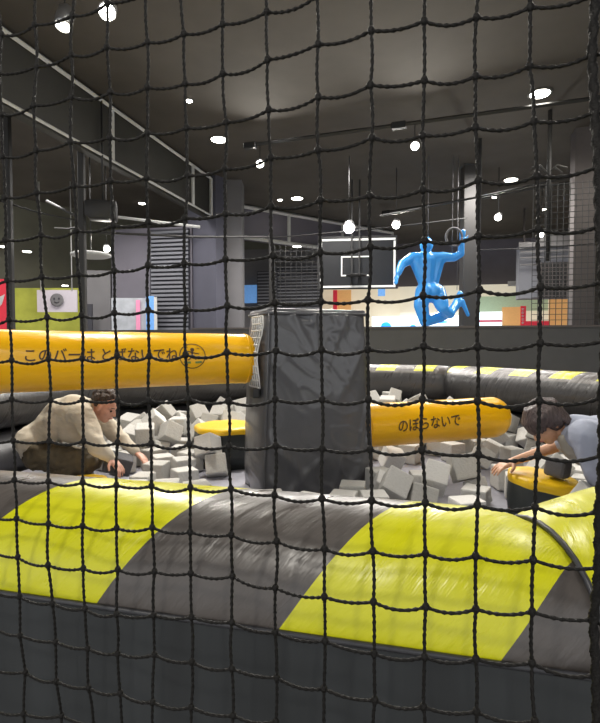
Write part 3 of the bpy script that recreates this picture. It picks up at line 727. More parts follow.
# ================================================================== podiums
def podium(c, r, z, label, tilt=(0, 0), n=8):
    t = thing('round_podium', label, 'podium', (c[0], c[1], .386)); bm = B(); cc = Vector((c[0], c[1], 0)); rings = []
    def ringat(rr, zz):
        q = []
        for k in range(48):
            a = math.tau*k/48; f = 1+.03*math.cos(n*a); x = rr*f*math.cos(a); y = rr*f*math.sin(a)
            q.append(bm.verts.new(cc+Vector((x, y, zz + (x*tilt[0]+y*tilt[1]) + .004*noise.noise(Vector((x*9, y*9, zz)))))))
        return q
    for rr, zz in ((r*.98, .388), (r*1.03, (z+.386)/2), (r*1.0, z-.05)): rings.append(ringat(rr, zz))
    for a, b in zip(rings, rings[1:]):
        for k in range(48): bm.faces.new((a[k], a[(k+1) % 48], b[(k+1) % 48], b[k]))
    bm.faces.new(rings[0][::-1]); link('side_cover', bm, 'padside', t)
    bm = B(); rings = []
    for rr, zz in ((r*1.0, z-.052), (r*1.02, z-.03), (r*.99, z-.008), (r*.93, z), (r*.6, z+.006), (r*.2, z+.008)): rings.append(ringat(rr, zz))
    for a, b in zip(rings, rings[1:]):
        for k in range(48): bm.faces.new((a[k], a[(k+1) % 48], b[(k+1) % 48], b[k]))
    bm.faces.new(rings[-1]); link('top_pad', bm, 'yellow2', t); return t
podium((-.66, 4.75), .30, .745, 'yellow topped round podium just left of the black tower')
podium((1.50, 3.18), .205, .675, 'yellow topped podium under the hand of the person in pale blue', (-.10, .05))
podium((-1.50, 3.60), .15, .54, 'yellow topped podium mostly hidden in front of the crouching person')

# ================================================================== foam cubes
NVIS = 106; CUBES = [[0.625,3.402,0.552,-0.887,-2.656,-0.127],[1.128,3.564,0.63,0.52,1.14,-1.059],[0.924,3.52,0.575,1.889,-0.691,1.047],[1.14,3.337,0.476,1.571,-0.0,0.988],[-0.692,4.262,0.48,0.209,1.031,-1.278],[-1.219,4.863,0.645,-2.267,-0.924,1.428],[-0.771,4.33,0.628,-1.2,-0.402,-2.06],[0.795,3.367,0.479,0.282,-2.839,-0.068],[0.794,4.441,0.495,1.921,0.322,0.236],[-1.406,4.686,0.668,-0.0,-0.268,1.81],[1.605,4.571,0.476,-1.15,-2.605,-0.247],[1.43,4.827,0.476,1.571,0.0,0.425],[1.02,4.769,0.476,-0.923,1.571,0.0],[-1.125,4.037,0.476,-1.571,-0.0,2.965],[-1.403,4.987,0.729,1.123,-0.694,-2.409],[-0.948,4.203,0.476,-0.501,1.571,0.0],[1.89,4.605,0.476,-0.237,1.571,0.0],[-0.862,3.852,0.476,0.0,0.0,2.151],[-1.079,5.481,0.737,-1.278,-0.694,-1.132],[0.351,3.44,0.476,-1.571,-0.0,-1.743],[1.003,3.091,0.476,0.0,-0.0,-2.949],[0.464,3.213,0.476,1.604,-1.571,0.0],[-1.423,5.43,0.761,1.89,-0.62,-0.419],[1.344,5.101,0.476,-0.085,1.571,2.591],[0.593,3.822,0.476,-3.142,0.0,-1.193],[1.698,5.039,0.498,0.007,-1.262,-1.232],[-0.948,4.455,0.476,2.537,-1.571,0.0],[1.794,4.849,0.485,-0.114,-1.162,-0.481],[-1.117,3.673,0.476,3.019,-1.571,0.0],[-1.735,5.255,0.675,-0.125,0.28,-1.925],[-0.84,5.469,0.74,-1.6,-0.667,1.328],[-1.29,4.55,0.476,0.658,1.571,0.0],[2.245,5.065,0.567,0.687,2.727,-1.035],[-1.142,4.296,0.476,1.571,-0.0,2.062],[-0.703,3.509,0.476,-0.0,0.0,0.492],[0.731,4.926,0.476,-2.351,-1.571,0.0],[-1.233,5.266,0.648,1.585,0.039,-1.663],[2.204,4.803,0.673,-0.707,-1.184,0.334],[0.583,3.592,0.474,0.971,0.999,2.353],[0.269,3.219,0.476,3.142,0.0,1.29],[1.877,3.776,0.564,-0.689,0.328,-2.48],[1.218,3.539,0.471,-1.883,0.302,1.255],[1.556,3.909,0.476,0.0,-0.0,-1.552],[-0.707,5.19,0.696,-1.277,-0.668,1.599],[0.881,3.722,0.476,-1.628,-1.571,0.0],[1.924,5.077,0.599,-0.597,-2.438,0.451],[-0.922,3.538,0.476,-0.0,-3.142,-1.419],[-1.594,4.91,0.601,-0.288,-0.234,2.958],[-1.068,4.678,0.476,-0.0,0.0,1.574],[2.198,4.827,0.486,-2.458,-1.184,0.334],[-0.666,5.893,0.747,-1.841,0.588,1.705],[-0.971,5.058,0.627,-2.285,2.331,-0.039],[1.05,5.819,0.863,-2.067,-0.843,-1.342],[2.07,5.193,0.492,-1.223,1.461,0.766],[-1.116,5.019,0.476,1.61,1.571,0.0],[-0.938,5.309,0.656,-0.271,-0.575,-1.481],[-1.31,4.793,0.467,0.34,0.839,1.993],[0.954,5.641,0.822,0.005,-0.228,1.337],[1.478,5.014,0.614,-0.584,-2.227,-1.555],[-1.745,4.795,0.496,-0.606,2.222,-0.774],[0.809,5.904,0.826,0.195,0.702,-1.042],[-1.472,4.669,0.476,1.103,1.571,0.0],[2.1,3.851,0.476,2.384,-1.571,0.0],[1.852,3.996,0.491,1.864,1.106,1.147],[2.123,5.28,0.679,1.27,1.944,0.323],[-0.946,6.191,0.729,0.919,-0.369,-1.275],[-1.505,4.376,0.476,1.571,-0.0,0.98],[1.345,5.862,0.818,-0.136,2.651,-0.674],[-1.261,5.479,0.628,-0.8,-0.468,-2.145],[1.999,3.619,0.476,-0.65,-1.571,0.0],[-1.589,5.083,0.636,-1.676,-0.28,1.319],[-1.129,3.486,0.476,-0.0,0.0,-3.088],[-1.666,4.511,0.476,1.571,-0.0,2.579],[1.03,4.978,0.476,-1.056,1.571,0.0],[-0.642,5.47,0.638,-0.755,-0.482,-0.756],[-0.186,3.237,0.476,-1.798,1.571,0.0],[-1.363,5.745,0.646,1.549,0.032,0.893],[0.933,5.163,0.476,1.571,0.0,-2.112],[1.172,5.202,0.546,-1.174,-0.376,0.689],[-1.168,5.331,0.476,-1.324,-1.571,-0.691],[-1.728,5.639,0.616,-1.271,0.566,-2.612],[-1.443,5.179,0.495,-0.99,-0.82,-1.96],[-0.668,5.72,0.636,2.556,-0.172,0.164],[2.111,4.474,0.492,-0.691,2.023,0.96],[-0.728,6.076,0.656,-0.0,1.675,1.817],[1.098,6.199,0.82,2.633,1.57,0.029],[0.044,3.164,0.476,-0.559,-1.571,0.0],[2.013,5.448,0.476,0.268,-1.571,0.0],[-2.169,4.852,0.476,-0.0,-3.142,1.081],[2.112,4.075,0.476,1.571,0.0,-0.744],[-1.867,4.777,0.65,0.06,0.394,-0.067],[-1.924,4.581,0.476,-3.142,-0.0,1.317],[-1.425,5.397,0.476,1.473,1.571,0.0],[2.291,4.364,0.627,-0.321,0.484,0.052],[-1.838,4.375,0.476,0.68,-1.571,0.0],[-1.959,4.793,0.503,1.571,-2.743,-0.221],[2.206,4.24,0.476,-1.571,0.0,2.243],[-1.514,5.264,0.678,-1.657,1.147,-0.404],[2.3,4.972,0.751,0.676,-0.646,-1.035],[0.536,4.796,0.485,-0.477,2.317,-0.393],[-1.919,5.43,0.584,0.471,0.836,-0.872],[-0.866,3.269,0.495,0.601,-0.399,2.87],[-2.198,4.68,0.648,-0.0,-3.142,-0.766],[-0.755,6.276,0.648,1.908,1.571,-1.212],[0.729,5.593,0.785,-0.858,0.914,-0.952],[1.224,5.989,0.722,1.308,-0.65,2.742],[1.405,5.475,0.481,0.329,-0.141,0.206],[-1.322,5.956,0.597,2.029,-0.265,-2.357],[-1.544,5.551,0.685,-2.525,0.266,-1.794],[-1.285,5.099,0.603,2.237,0.042,-1.663],[-1.385,5.606,0.476,-0.918,1.571,-1.168],[0.634,2.978,0.476,1.571,-0.0,-0.536],[-0.973,6.02,0.618,2.305,0.036,2.254],[-2.029,3.386,0.482,-0.344,0.573,2.14],[-1.981,5.019,0.469,3.055,-0.209,-0.593],[-1.839,5.301,0.489,-1.372,-0.836,2.269],[-1.263,5.797,0.465,-0.596,1.392,-0.567],[-0.95,5.213,0.47,-0.247,-0.545,-2.541],[-0.951,5.694,0.488,0.763,0.357,-1.301],[-0.23,6.039,0.486,-1.745,-0.137,-0.014],[-0.408,6.382,0.466,-2.228,-0.303,-1.809],[-0.088,4.784,0.474,0.628,0.067,2.752],[-0.107,5.147,0.48,0.823,-0.035,2.576],[0.214,5.13,0.473,-1.666,1.049,0.713],[0.318,6.358,0.462,0.609,0.208,1.271],[0.508,5.44,0.468,1.094,-1.438,-2.117],[0.555,5.992,0.469,-1.684,-1.775,1.026],[0.924,5.486,0.481,-3.032,-0.247,-0.086],[0.978,6.234,0.49,1.958,0.55,-1.432],[1.496,5.792,0.481,1.354,1.74,1.263],[1.805,5.648,0.488,-2.594,0.907,0.503],[2.425,4.424,0.487,0.592,-0.918,1.193],[-2.25,3.611,0.476,-0.507,1.571,0.0],[-2.158,4.645,0.476,-2.071,-1.571,0.0],[-2.065,5.19,0.598,-1.183,-0.495,-2.044],[-1.835,3.194,0.476,0.0,-0.0,1.187],[-1.778,5.068,0.514,1.46,-0.988,1.797],[-1.909,5.6,0.508,2.614,-0.0,0.15],[-1.588,3.229,0.476,1.338,-1.571,0.0],[-1.626,5.419,0.476,-3.142,-0.0,-0.135],[-1.551,5.651,0.49,3.142,-0.185,1.32],[-1.098,3.276,0.476,0.0,-0.0,-2.078],[-1.16,5.57,0.506,-0.0,-2.039,-2.145],[-1.078,5.904,0.476,0.0,3.142,0.682],[-1.13,6.126,0.476,1.571,-0.0,-2.603],[-0.791,2.982,0.476,-3.142,0.0,-1.107],[-0.743,5.318,0.57,2.229,-0.771,-0.992],[-0.776,5.555,0.476,0.0,0.0,2.387],[-0.828,5.863,0.576,-0.994,0.615,-2.247],[-0.852,6.111,0.476,-0.224,1.571,0.427],[-0.653,3.246,0.476,3.125,1.571,0.0],[-0.538,5.302,0.503,0.0,-2.745,1.709],[-0.561,5.625,0.476,-0.655,-1.571,-0.499],[-0.637,5.862,0.476,-1.571,-0.0,-1.521],[-0.627,6.062,0.476,-1.571,-0.0,-0.301],[-0.7,6.299,0.476,1.186,-1.571,0.0],[-0.479,3.265,0.476,1.571,-0.0,-1.527],[-0.369,5.33,0.476,1.709,-1.571,0.0],[-0.362,5.569,0.476,-0.3,1.571,1.198],[-0.447,5.821,0.476,-1.308,-1.571,0.0],[-0.441,6.019,0.476,-1.691,-1.571,0.0],[-0.513,6.226,0.507,0.233,-0.171,-1.842],[-0.245,4.469,0.476,-1.571,-0.0,1.038],[-0.237,4.922,0.578,-0.074,2.065,1.239],[-0.341,5.104,0.476,-1.571,-0.0,-2.789],[-0.181,5.367,0.476,3.142,-0.0,0.259],[-0.178,5.574,0.476,0.635,-1.571,-2.12],[-0.214,5.827,0.476,-1.571,-0.0,0.148],[-0.27,6.121,0.642,1.378,-0.11,0.131],[-0.196,6.298,0.51,0.0,0.626,1.015],[-0.103,6.564,0.512,-2.347,0.0,1.485],[-0.042,4.926,0.619,1.211,-1.167,-1.342],[-0.07,5.101,0.684,-1.116,-0.19,-0.132],[-0.001,5.371,0.476,-0.0,0.0,-2.954],[0.092,5.636,0.476,1.571,0.0,0.399],[0.062,5.819,0.476,-2.763,-1.571,0.0],[0.036,6.017,0.476,0.0,0.0,-1.402],[0.039,6.364,0.476,-3.142,0.0,-1.004],[0.116,4.816,0.476,-0.223,-1.571,0.0],[0.164,5.036,0.615,-2.656,0.199,-1.216],[0.203,5.383,0.476,1.571,-0.0,2.854],[0.289,5.572,0.476,-3.142,0.0,1.292],[0.255,5.83,0.476,3.05,1.571,0.0],[0.256,6.011,0.476,-0.173,1.571,2.943],[0.193,6.222,0.564,0.74,2.339,1.531],[-0.15,4.652,0.58,0.637,-3.048,-0.407],[0.308,4.886,0.476,1.571,-0.0,-1.532],[0.35,5.258,0.563,-2.469,-0.04,-0.342],[0.426,5.439,0.637,1.412,0.056,2.821],[0.466,5.72,0.476,-1.571,0.0,-1.295],[0.479,5.89,0.619,-1.922,-0.288,1.874],[0.437,6.128,0.587,-0.485,0.62,-0.544],[0.557,6.307,0.476,0.0,-0.0,0.395],[0.501,5.015,0.476,2.915,-1.571,0.0],[0.54,5.21,0.476,-3.142,-0.0,-0.302],[0.616,5.319,0.653,-2.108,-0.419,-0.685],[0.684,5.544,0.549,1.921,0.884,1.8],[0.659,5.755,0.476,-1.582,-1.571,0.0],[0.756,5.925,0.476,1.493,1.571,1.336],[0.73,6.148,0.51,-0.0,0.961,-2.732],[0.762,6.328,0.617,-2.389,0.055,-0.25],[0.853,2.613,0.476,-1.571,-0.0,-2.999],[0.728,5.135,0.476,-1.457,1.571,0.0],[0.794,5.307,0.476,1.325,-1.571,0.0],[0.856,5.461,0.64,-0.898,1.301,0.335],[0.889,5.671,0.476,-1.672,-1.571,0.0],[0.939,5.876,0.476,-2.768,1.571,0.0],[1.024,6.028,0.589,0.474,2.299,-1.342],[1.141,6.224,0.648,-1.39,-1.571,-0.327],[2.31,3.568,0.648,-1.571,-0.0,-1.69],[1.555,3.681,0.476,0.0,0.0,2.811],[0.992,5.286,0.655,-0.0,-0.083,1.211],[1.108,5.521,0.516,0.827,1.172,1.035],[1.083,5.742,0.476,0.284,1.571,0.0],[1.185,5.896,0.476,-3.142,-0.0,1.334],[1.217,6.068,0.476,-0.0,3.142,1.37],[1.199,6.253,0.476,1.571,-0.0,-0.251],[1.681,3.453,0.476,1.571,-0.0,2.801],[1.734,3.627,0.476,-2.675,1.571,0.0],[0.998,4.993,0.648,-1.571,0.0,-0.523],[1.27,5.382,0.61,0.008,-2.182,0.778],[1.285,5.669,0.548,-1.174,-0.134,-1.891],[1.362,5.843,0.633,-1.578,2.634,-0.408],[1.486,5.997,0.476,-0.296,-1.571,-1.433],[1.431,6.183,0.476,0.0,-3.142,1.381],[1.952,3.43,0.476,0.336,1.571,0.0],[1.517,5.205,0.476,1.277,1.571,-1.202],[1.557,5.39,0.627,-0.79,-2.575,0.676],[1.59,5.602,0.476,2.943,1.571,0.0],[1.767,5.939,0.508,-0.0,2.604,2.101],[1.681,6.068,0.585,-2.602,-0.087,0.479],[2.136,3.429,0.476,-1.571,0.0,2.859],[2.372,3.437,0.476,1.571,-0.0,0.002],[2.225,3.613,0.476,1.652,-1.571,0.0],[2.33,3.884,0.476,-1.949,-1.571,0.0],[1.745,5.444,0.476,1.571,0.0,1.604],[1.828,5.448,0.656,0.316,0.242,0.972],[1.93,5.598,0.627,-1.16,-0.634,2.183],[2.438,3.656,0.476,-0.183,-1.571,0.0],[2.519,3.858,0.476,-1.3,1.571,0.0],[2.405,4.11,0.476,-0.247,-1.571,0.0],[2.278,4.635,0.476,0.0,0.0,-1.182],[2.573,4.067,0.476,0.247,1.571,0.0],[2.638,4.404,0.476,-1.571,-0.0,1.188],[2.498,4.685,0.476,-1.005,-1.571,0.0],[-2.136,5.007,0.643,2.914,-0.092,-0.295],[-2.049,5.314,0.726,-0.991,0.232,3.041],[-1.543,5.881,0.476,1.571,-0.0,2.107],[-1.181,5.834,0.656,2.982,-0.104,0.841],[-0.975,5.459,0.476,0.0,-3.142,1.362],[-1.07,5.687,0.633,0.761,2.955,-0.776],[-0.51,5.166,0.631,0.933,-0.559,-1.442],[-0.461,5.771,0.648,-3.142,-0.0,0.011],[-0.49,6.025,0.648,0.102,1.571,-2.072],[-0.575,6.256,0.674,-0.108,0.228,1.574],[-0.262,5.176,0.668,-1.571,-1.85,0.16],[-0.267,5.534,0.648,-3.142,0.0,0.37],[-0.288,5.738,0.649,-1.576,0.054,-1.56],[-0.362,6.304,0.659,1.727,0.641,0.234],[-0.306,6.555,0.558,2.101,-2.324,-0.104],[-0.068,5.312,0.648,1.571,0.0,-1.611],[-0.028,5.55,0.626,-1.397,-0.572,0.086],[-0.064,5.755,0.631,-0.707,0.163,-1.33],[0.008,5.98,0.648,2.861,1.571,0.0],[-0.045,6.203,0.616,1.23,-0.592,1.422],[-0.012,4.506,0.476,-0.0,-3.142,-0.249],[0.136,5.276,0.663,-1.582,0.185,1.44],[0.233,5.456,0.648,-1.238,1.571,0.0],[0.229,5.743,0.648,1.528,1.571,0.0],[0.297,4.62,0.476,2.622,-1.571,0.0],[0.504,4.968,0.648,1.266,-1.571,0.0],[0.34,5.116,0.676,2.03,0.9,1.186],[0.446,5.62,0.653,-0.705,-1.362,-1.05],[0.327,6.199,0.712,0.723,0.187,1.128],[0.768,4.978,0.648,1.571,0.0,-1.991],[0.757,5.748,0.648,0.0,0.0,-1.773],[0.733,5.988,0.683,0.0,0.724,-1.34],[0.602,6.174,0.675,1.918,-0.919,0.134],[0.786,5.17,0.648,-1.571,0.0,1.018],[1.045,5.461,0.684,0.201,-0.085,-0.326],[0.987,5.723,0.648,3.142,0.0,1.358],[0.998,5.922,0.732,-0.339,-2.299,1.8],[1.187,5.715,0.689,2.758,1.153,-0.628],[1.435,5.602,0.666,-1.095,0.26,-3.099],[1.535,5.8,0.682,1.452,-0.388,-0.407],[1.492,6.037,0.648,1.092,1.571,0.0],[1.713,5.237,0.575,-0.316,2.259,-1.537],[1.661,5.582,0.65,1.572,-1.597,1.043],[1.803,5.796,0.624,-1.334,2.109,-1.04],[2.13,3.613,0.648,1.578,1.571,1.409],[2.35,3.973,0.648,3.142,0.0,-0.635],[2.528,4.261,0.594,1.473,-0.803,1.323],[2.473,4.536,0.652,1.571,-1.518,1.184],[-0.427,5.408,0.663,-1.073,-0.217,-2.625],[-0.259,5.923,0.694,-1.065,0.054,-1.778],[-0.457,6.497,0.668,-2.186,0.301,1.9],[-0.084,5.48,0.781,0.283,-0.53,-0.123],[0.004,5.941,0.82,-3.142,0.0,-1.427],[0.217,5.694,0.82,-3.014,-1.571,0.0],[0.451,5.244,0.78,-0.265,-3.029,-0.872],[0.404,5.799,0.754,-0.377,0.254,3.099],[0.168,6.461,0.622,-1.668,0.428,0.336],[0.436,6.418,0.625,0.608,-2.766,1.071],[0.596,5.787,0.82,-2.173,0.876,-0.949],[0.504,6.041,0.767,1.157,-2.611,0.52],[1.734,5.928,0.75,-0.842,-0.793,-0.03]]
protos = []
for i in range(6):
    bm = B(); sx = .168*(1, 1, 1, .97, 1, 1)[i]; box(bm, (0, 0, 0), (sx, sx, sx*(1, 1, .97, 1, .8, .92)[i]), None, .012, 2)
    for v in bm.verts: v.co += Vector((noise.noise(v.co*9+Vector((i, 0, 0))), noise.noise(v.co*9+Vector((0, i, 5))), noise.noise(v.co*9+Vector((3, 0, i)))))*.006
    me = bpy.data.meshes.new('foam_cube'); bm.to_mesh(me); bm.free(); me.materials.append(M[('foam', 'foam2', 'foam3', 'foam', 'foam2', 'foam')[i]])
    for p in me.polygons: p.use_smooth = False
    protos.append(me)
rest = B()
for i, q in enumerate(CUBES):
    me = protos[i % 6]
    if i < NVIS:
        o = bpy.data.objects.new('foam_cube', me); col.objects.link(o); o.location = q[:3]; o.rotation_euler = q[3:]
        tw = q[0]/q[1]
        if abs(q[0]) < .35*1 and q[1] > 4.3: lb = 'grey foam cube lying in the pit behind the black tower'
        elif q[0] < -.1: lb = 'grey foam cube lying in the pit left of the black tower'
        else: lb = 'grey foam cube lying in the pit right of the black tower'
        tag(o, lb, 'foam cube', lb.replace('grey foam cube', 'grey foam cubes'))
    else:
        mt = Matrix.Translation(q[:3]) @ Euler(q[3:]).to_matrix().to_4x4(); n0 = len(rest.verts); rest.from_mesh(me); rest.verts.ensure_lookup_table()
        for v in rest.verts[n0:]: v.co = mt @ v.co
if len(rest.verts): tag(link('foam_cube_fill', rest, 'foam', None, False), 'buried grey foam cubes under the surface of the pit', 'foam', None, 'stuff')
bm = B(); box(bm, P(118, 463, 3.95), (.2, .15, .13), Euler((.2, .3, .4)).to_matrix(), .012, 2)
tag(link('foam_cube', bm, 'foamd', None, False), 'dark grey foam block between the hands of the crouching person', 'foam cube')

bm = B(); box(bm, (1.56, 3.12, .738), (.13, .12, .11), Euler((.1, .15, .7)).to_matrix(), .03, 3)
tag(link('foam_cube', bm, 'foamd', None, False), 'dark grey foam block lying on the yellow podium beside the person in pale blue', 'foam cube')
bm = B(); box(bm, (1.62, 2.88, .62), (.14, .14, .14), Euler((.5, .3, .4)).to_matrix(), .012, 2)
tag(link('foam_cube', bm, 'foam', None, False), 'pale foam cube propped between the yellow podium and the pale blue sleeve', 'foam cube')
# ================================================================== people
def hand(bm, wrist, d, nrm, side, s=1.0, curl=.35):
    """palm and five fingers; d = pointing direction, nrm = back of the hand, side = +1/-1 thumb side"""
    wrist = Vector(wrist); d = Vector(d).normalized(); nrm = Vector(nrm); nrm = (nrm-d*nrm.dot(d)).normalized(); ac = d.cross(nrm)*side
    for k, w_ in enumerate((-.028, -.009, .010, .028)):
        cap(bm, wrist+ac*w_*.6*s+d*.01*s, .017*s, wrist+ac*w_*s+d*.078*s, .0125*s, 8)
    L = (.058, .074, .080, .068)
    for k, w_ in enumerate((-.033, -.011, .011, .031)):
        p = wrist + ac*w_*s + d*.08*s; q = d.copy() + ac*(w_*3.2); c = 0; r = .0098*s
        for j, f in enumerate((.45, .32, .23)):
            c += curl*(.45, .9, .7)[j]; dd = (q.normalized()*math.cos(c) - nrm*math.sin(c)).normalized(); e = p + dd*L[k]*f*s
            cap(bm, p, r, e, r*.88, 8); p = e; r *= .88
    p = wrist + ac*.03*s + d*.02*s; q = (d*.55 + ac*.8 - nrm*.15).normalized(); e = p+q*.045*s; cap(bm, p, .016*s, e, .0115*s, 8)
    e2 = e + (d*.85+ac*.35-nrm*.25).normalized()*.032*s; cap(bm, e, .0115*s, e2, .009*s, 8)
def head(bm, c, fwd, up, s=1.0):
    f = Vector(fwd).normalized(); u = Vector(up); u = (u-f*u.dot(f)).normalized(); l = u.cross(f); c = Vector(c)
    def q(x, y, z): return c + (f*x + l*y + u*z)*s
    rot = Matrix((f, l, u)).transposed()
    ball(bm, q(-.012, 0, .03), (.095*s, .076*s, .090*s), rot, 24)         # skull
    ball(bm, q(.022, 0, -.02), (.068*s, .062*s, .085*s), rot, 20)         # face
    cap(bm, q(.045, 0, -.078), .032*s, q(-.01, 0, -.045), .056*s)         # jaw, chin
    cap(bm, q(.084, 0, .012), .010*s, q(.102, 0, -.022), .0135*s, 10)     # nose
    for y in (-1, 1):
        ball(bm, q(.100-.003, y*.009, -.024), .009*s, rot, 8)
        cap(bm, q(.076, y*.018, .026), .011*s, q(.064, y*.048, .026), .010*s, 8)   # brow
        ball(bm, q(.052, y*.036, -.022), (.025*s, .022*s, .022*s), rot, 10)          # cheek
        ball(bm, q(-.005, y*.077, -.005), (.018*s, .008*s, .030*s), rot, 12)         # ear
        ball(bm, q(.0, y*.080, -.025), (.010*s, .008*s, .012*s), rot, 8)
    cap(bm, q(.083, -.016, -.052), .008*s, q(.083, .016, -.052), .008*s, 8)
    return q, rot
def face_parts(q, rot, parent, s=1.0, m='eye', lip='lip', brow='hair'):
    for y in (-1, 1):
        bm = B(); ball(bm, q(.078, y*.032, .004), (.007*s, .014*s, .007*s), rot, 10); link('eye', bm, m, parent)
        bm = B(); cap(bm, q(.089, y*.018, .030), .004*s, q(.078, y*.048, .031), .003*s, 8); link('eyebrow', bm, brow, parent)
    bm = B(); cap(bm, q(.0905, -.018, -.054), .0045*s, q(.0905, .018, -.054), .0045*s, 8); link('mouth', bm, lip, parent)

# ---- crouching person at the left
pl = thing('person', 'person with curly hair in cream shirt and olive trousers crouching in the foam', 'person', tuple(P(60, 475, 4.0)))
hip = P(40, 449, 4.02); waist = P(52, 428, 4.0); chest = P(74, 413, 3.99); neck = P(92, 408, 3.98); hc = P(104.5, 407, 3.97)
shN = P(83, 415, 3.83); elN = P(97, 446, 3.74); wrN = P(112, 459, 3.74)
shF = P(94, 411, 4.14); elF = P(118, 436, 4.16); wrF = P(137, 453, 4.08)
kN = P(88, 462, 3.84); kF = P(93, 460, 4.18); hN = P(40, 455, 3.92); hF = P(42, 453, 4.12); aN = P(48, 484, 3.86); aF = P(50, 480, 4.16); tN = P(70, 491, 3.84); tF = P(72, 488, 4.18)
fwd = Vector((.86, -.16, -.42)); upv = Vector((.42, 0, .86))
bm = B(); qh, rh = head(bm, hc, fwd, upv, 1.0)
cap(bm, chest+Vector((.02, 0, .01)), .075, hc+Vector((-.035, 0, -.045)), .052)
chain(bm, [hip, waist, chest], [.11, .10, .115])
for sh, el, wr in ((shN, elN, wrN), (shF, elF, wrF)):
    cap(bm, chest, .06, sh, .052); chain(bm, [sh, el, wr], [.048, .036, .025])
for h_, k_, a_, t_ in ((hN, kN, aN, tN), (hF, kF, aF, tF)): chain(bm, [h_, k_, a_, t_], [.08, .055, .036, .03])
hand(bm, wrN, (.62, -.25, -.62), (.5, -.2, .7), 1, 1.0, .45)
hand(bm, wrF, (.72, -.30, -.55), (.5, 0, .8), -1, 1.0, .45)
body = fuse('body', bm, 'skin', pl, .0065, 3)
face_parts(qh, rh, body)
bm = B()   # shirt
chain(bm, [P(37, 443, 4.02), waist, P(64, 416, 4.0), chest], [.135, .137, .145, .140])
cap(bm, chest, .145, P(88, 409, 3.98), .085)
cap(bm, P(30, 444, 3.9), .075, P(34, 452, 4.1), .07); cap(bm, P(33, 440, 4.0), .12, P(27, 456, 4.0), .04, flat=((0, 1, 0), 1.6))
for sh, el, wr in ((shN, elN, wrN), (shF, elF, wrF)):
    cap(bm, chest, .115, sh, .085); chain(bm, [sh, el, el.lerp(wr, .8)], [.082, .066, .043])
    cap(bm, el.lerp(wr, .78), .044, el.lerp(wr, .84), .042)
cap(bm, P(70, 432, 3.93), .08, P(88, 440, 3.9), .055)       # loose front hanging from the chest
shl = fuse('shirt', bm, 'shirt', pl, .010, 3, .014, 11)
bm = B(); pts = []  # collar
f3 = frame((hc-chest))
for k in range(21): a = k*math.tau/20; pts.append(P(93, 407.5, 3.98) + (f3.col[1]*math.cos(a)+f3.col[2]*math.sin(a))*.062)
tube(bm, pts, .010, 8); link('collar', bm, 'shirt', shl)
for el, wr in ((elN, wrN), (elF, wrF)):
    bm = B(); cap(bm, el.lerp(wr, .82), .041, el.lerp(wr, .93), .036); fuse('cuff', bm, 'shirt', shl, .006, 2)
bm = B()
for h_, k_, a_ in ((hN, kN, aN), (hF, kF, aF)): chain(bm, [h_, k_, a_], [.112, .080, .058])
cap(bm, hN, .12, hF, .12)
fuse('trousers', bm, 'trousers', pl, .010, 1, .026, 15)
for a_, t_ in ((aN, tN), (aF, tF)):
    bm = B(); cap(bm, a_, .045, t_, .038); fuse('sock', bm, 'shoe', pl, .008, 2)
bm = B()
random.seed(4)
for i in range(95):
    a = random.uniform(0, math.tau); e = random.uniform(-.35, 1.57); x, y, z = math.cos(e)*math.cos(a), math.cos(e)*math.sin(a), math.sin(e)
    if x > .35 and z < .62: continue
    if z < .1 and x > -.1: continue
    ball(bm, qh(-.014+x*.094, y*.080, .040+z*.088), random.uniform(.017, .027), None, 8)
ball(bm, qh(-.026, 0, .048), (.090, .080, .086), rh, 20)
fuse('hair', bm, 'hair', pl, .006, 1, .003, 60)

# ---- leaning person at the right
pr = thing('person', 'person with straight ash brown hair in pale blue shirt leaning over the yellow podium', 'person', tuple(P(640, 500, 3.05)))
hc = P(545, 423.5, 3.05); neck = P(567, 428, 3.03); chest = P(594, 441, 3.03); waist = P(622, 439, 3.05); hip = P(652, 448, 3.08)
shN = P(584, 436, 2.87); elN = P(596, 468, 2.84); wrN = P(604, 494, 2.92)
shF = P(580, 436, 3.20); elF = P(549, 449, 3.28); wrF = P(514, 461, 3.22)
fwd = Vector((-.72, -.22, -.66)); upv = Vector((-.62, 0, .78))
bm = B(); qh, rh = head(bm, hc, fwd, upv, 1.03)
cap(bm, chest+Vector((-.03, 0, .0)), .075, hc+Vector((.045, .0, -.03)), .054)
chain(bm, [hip, waist, chest], [.11, .10, .115])
for sh, el, wr in ((shN, elN, wrN), (shF, elF, wrF)):
    cap(bm, chest, .06, sh, .052); chain(bm, [sh, el, wr], [.046, .036, .026])
kn = [(P(640, 520, 2.93), P(668, 520, 2.93), -.12), (P(640, 512, 3.2), P(668, 512, 3.2), .12)]
LG = []
for dy in (-.12, .12):
    h_ = hip+Vector((0, dy, -.03)); k_ = Vector((hip.x-.10, hip.y+dy*1.2, .50)); a_ = Vector((min(hip.x+.25, 2.20), hip.y+dy*.9, .47)); t_ = a_+Vector((.10, 0, -.02))
    LG.append((h_, k_, a_, t_)); chain(bm, [h_, k_, a_, t_], [.085, .055, .036, .028])
hand(bm, wrF, (-.85, -.12, -.30), (-.25, -.1, .95), -1, 1.05, .35)
hand(bm, wrN, (-.75, .2, -.35), (-.3, -.2, .9), 1, 1.0, .3)
body = fuse('body', bm, 'skin2', pr, .0065, 3)
face_parts(qh, rh, body, brow='hair2')
bm = B(); chain(bm, [P(566+8, 428, 3.04), chest, waist, hip+Vector((-.02, 0, .02))], [.085, .150, .148, .142])
cap(bm, P(575, 437, 2.95), .07, P(575, 436, 3.13), .07)
cap(bm, chest, .12, shN, .092); chain(bm, [shN, elN, elN.lerp(wrN, .75)], [.088, .070, .052])
cap(bm, chest, .12, shF, .085); chain(bm, [shF, shF.lerp(elF, .5)], [.080, .062])
fuse('shirt', bm, 'shirt2', pr, .010, 4, .009, 10)
bm = B(); pts = []
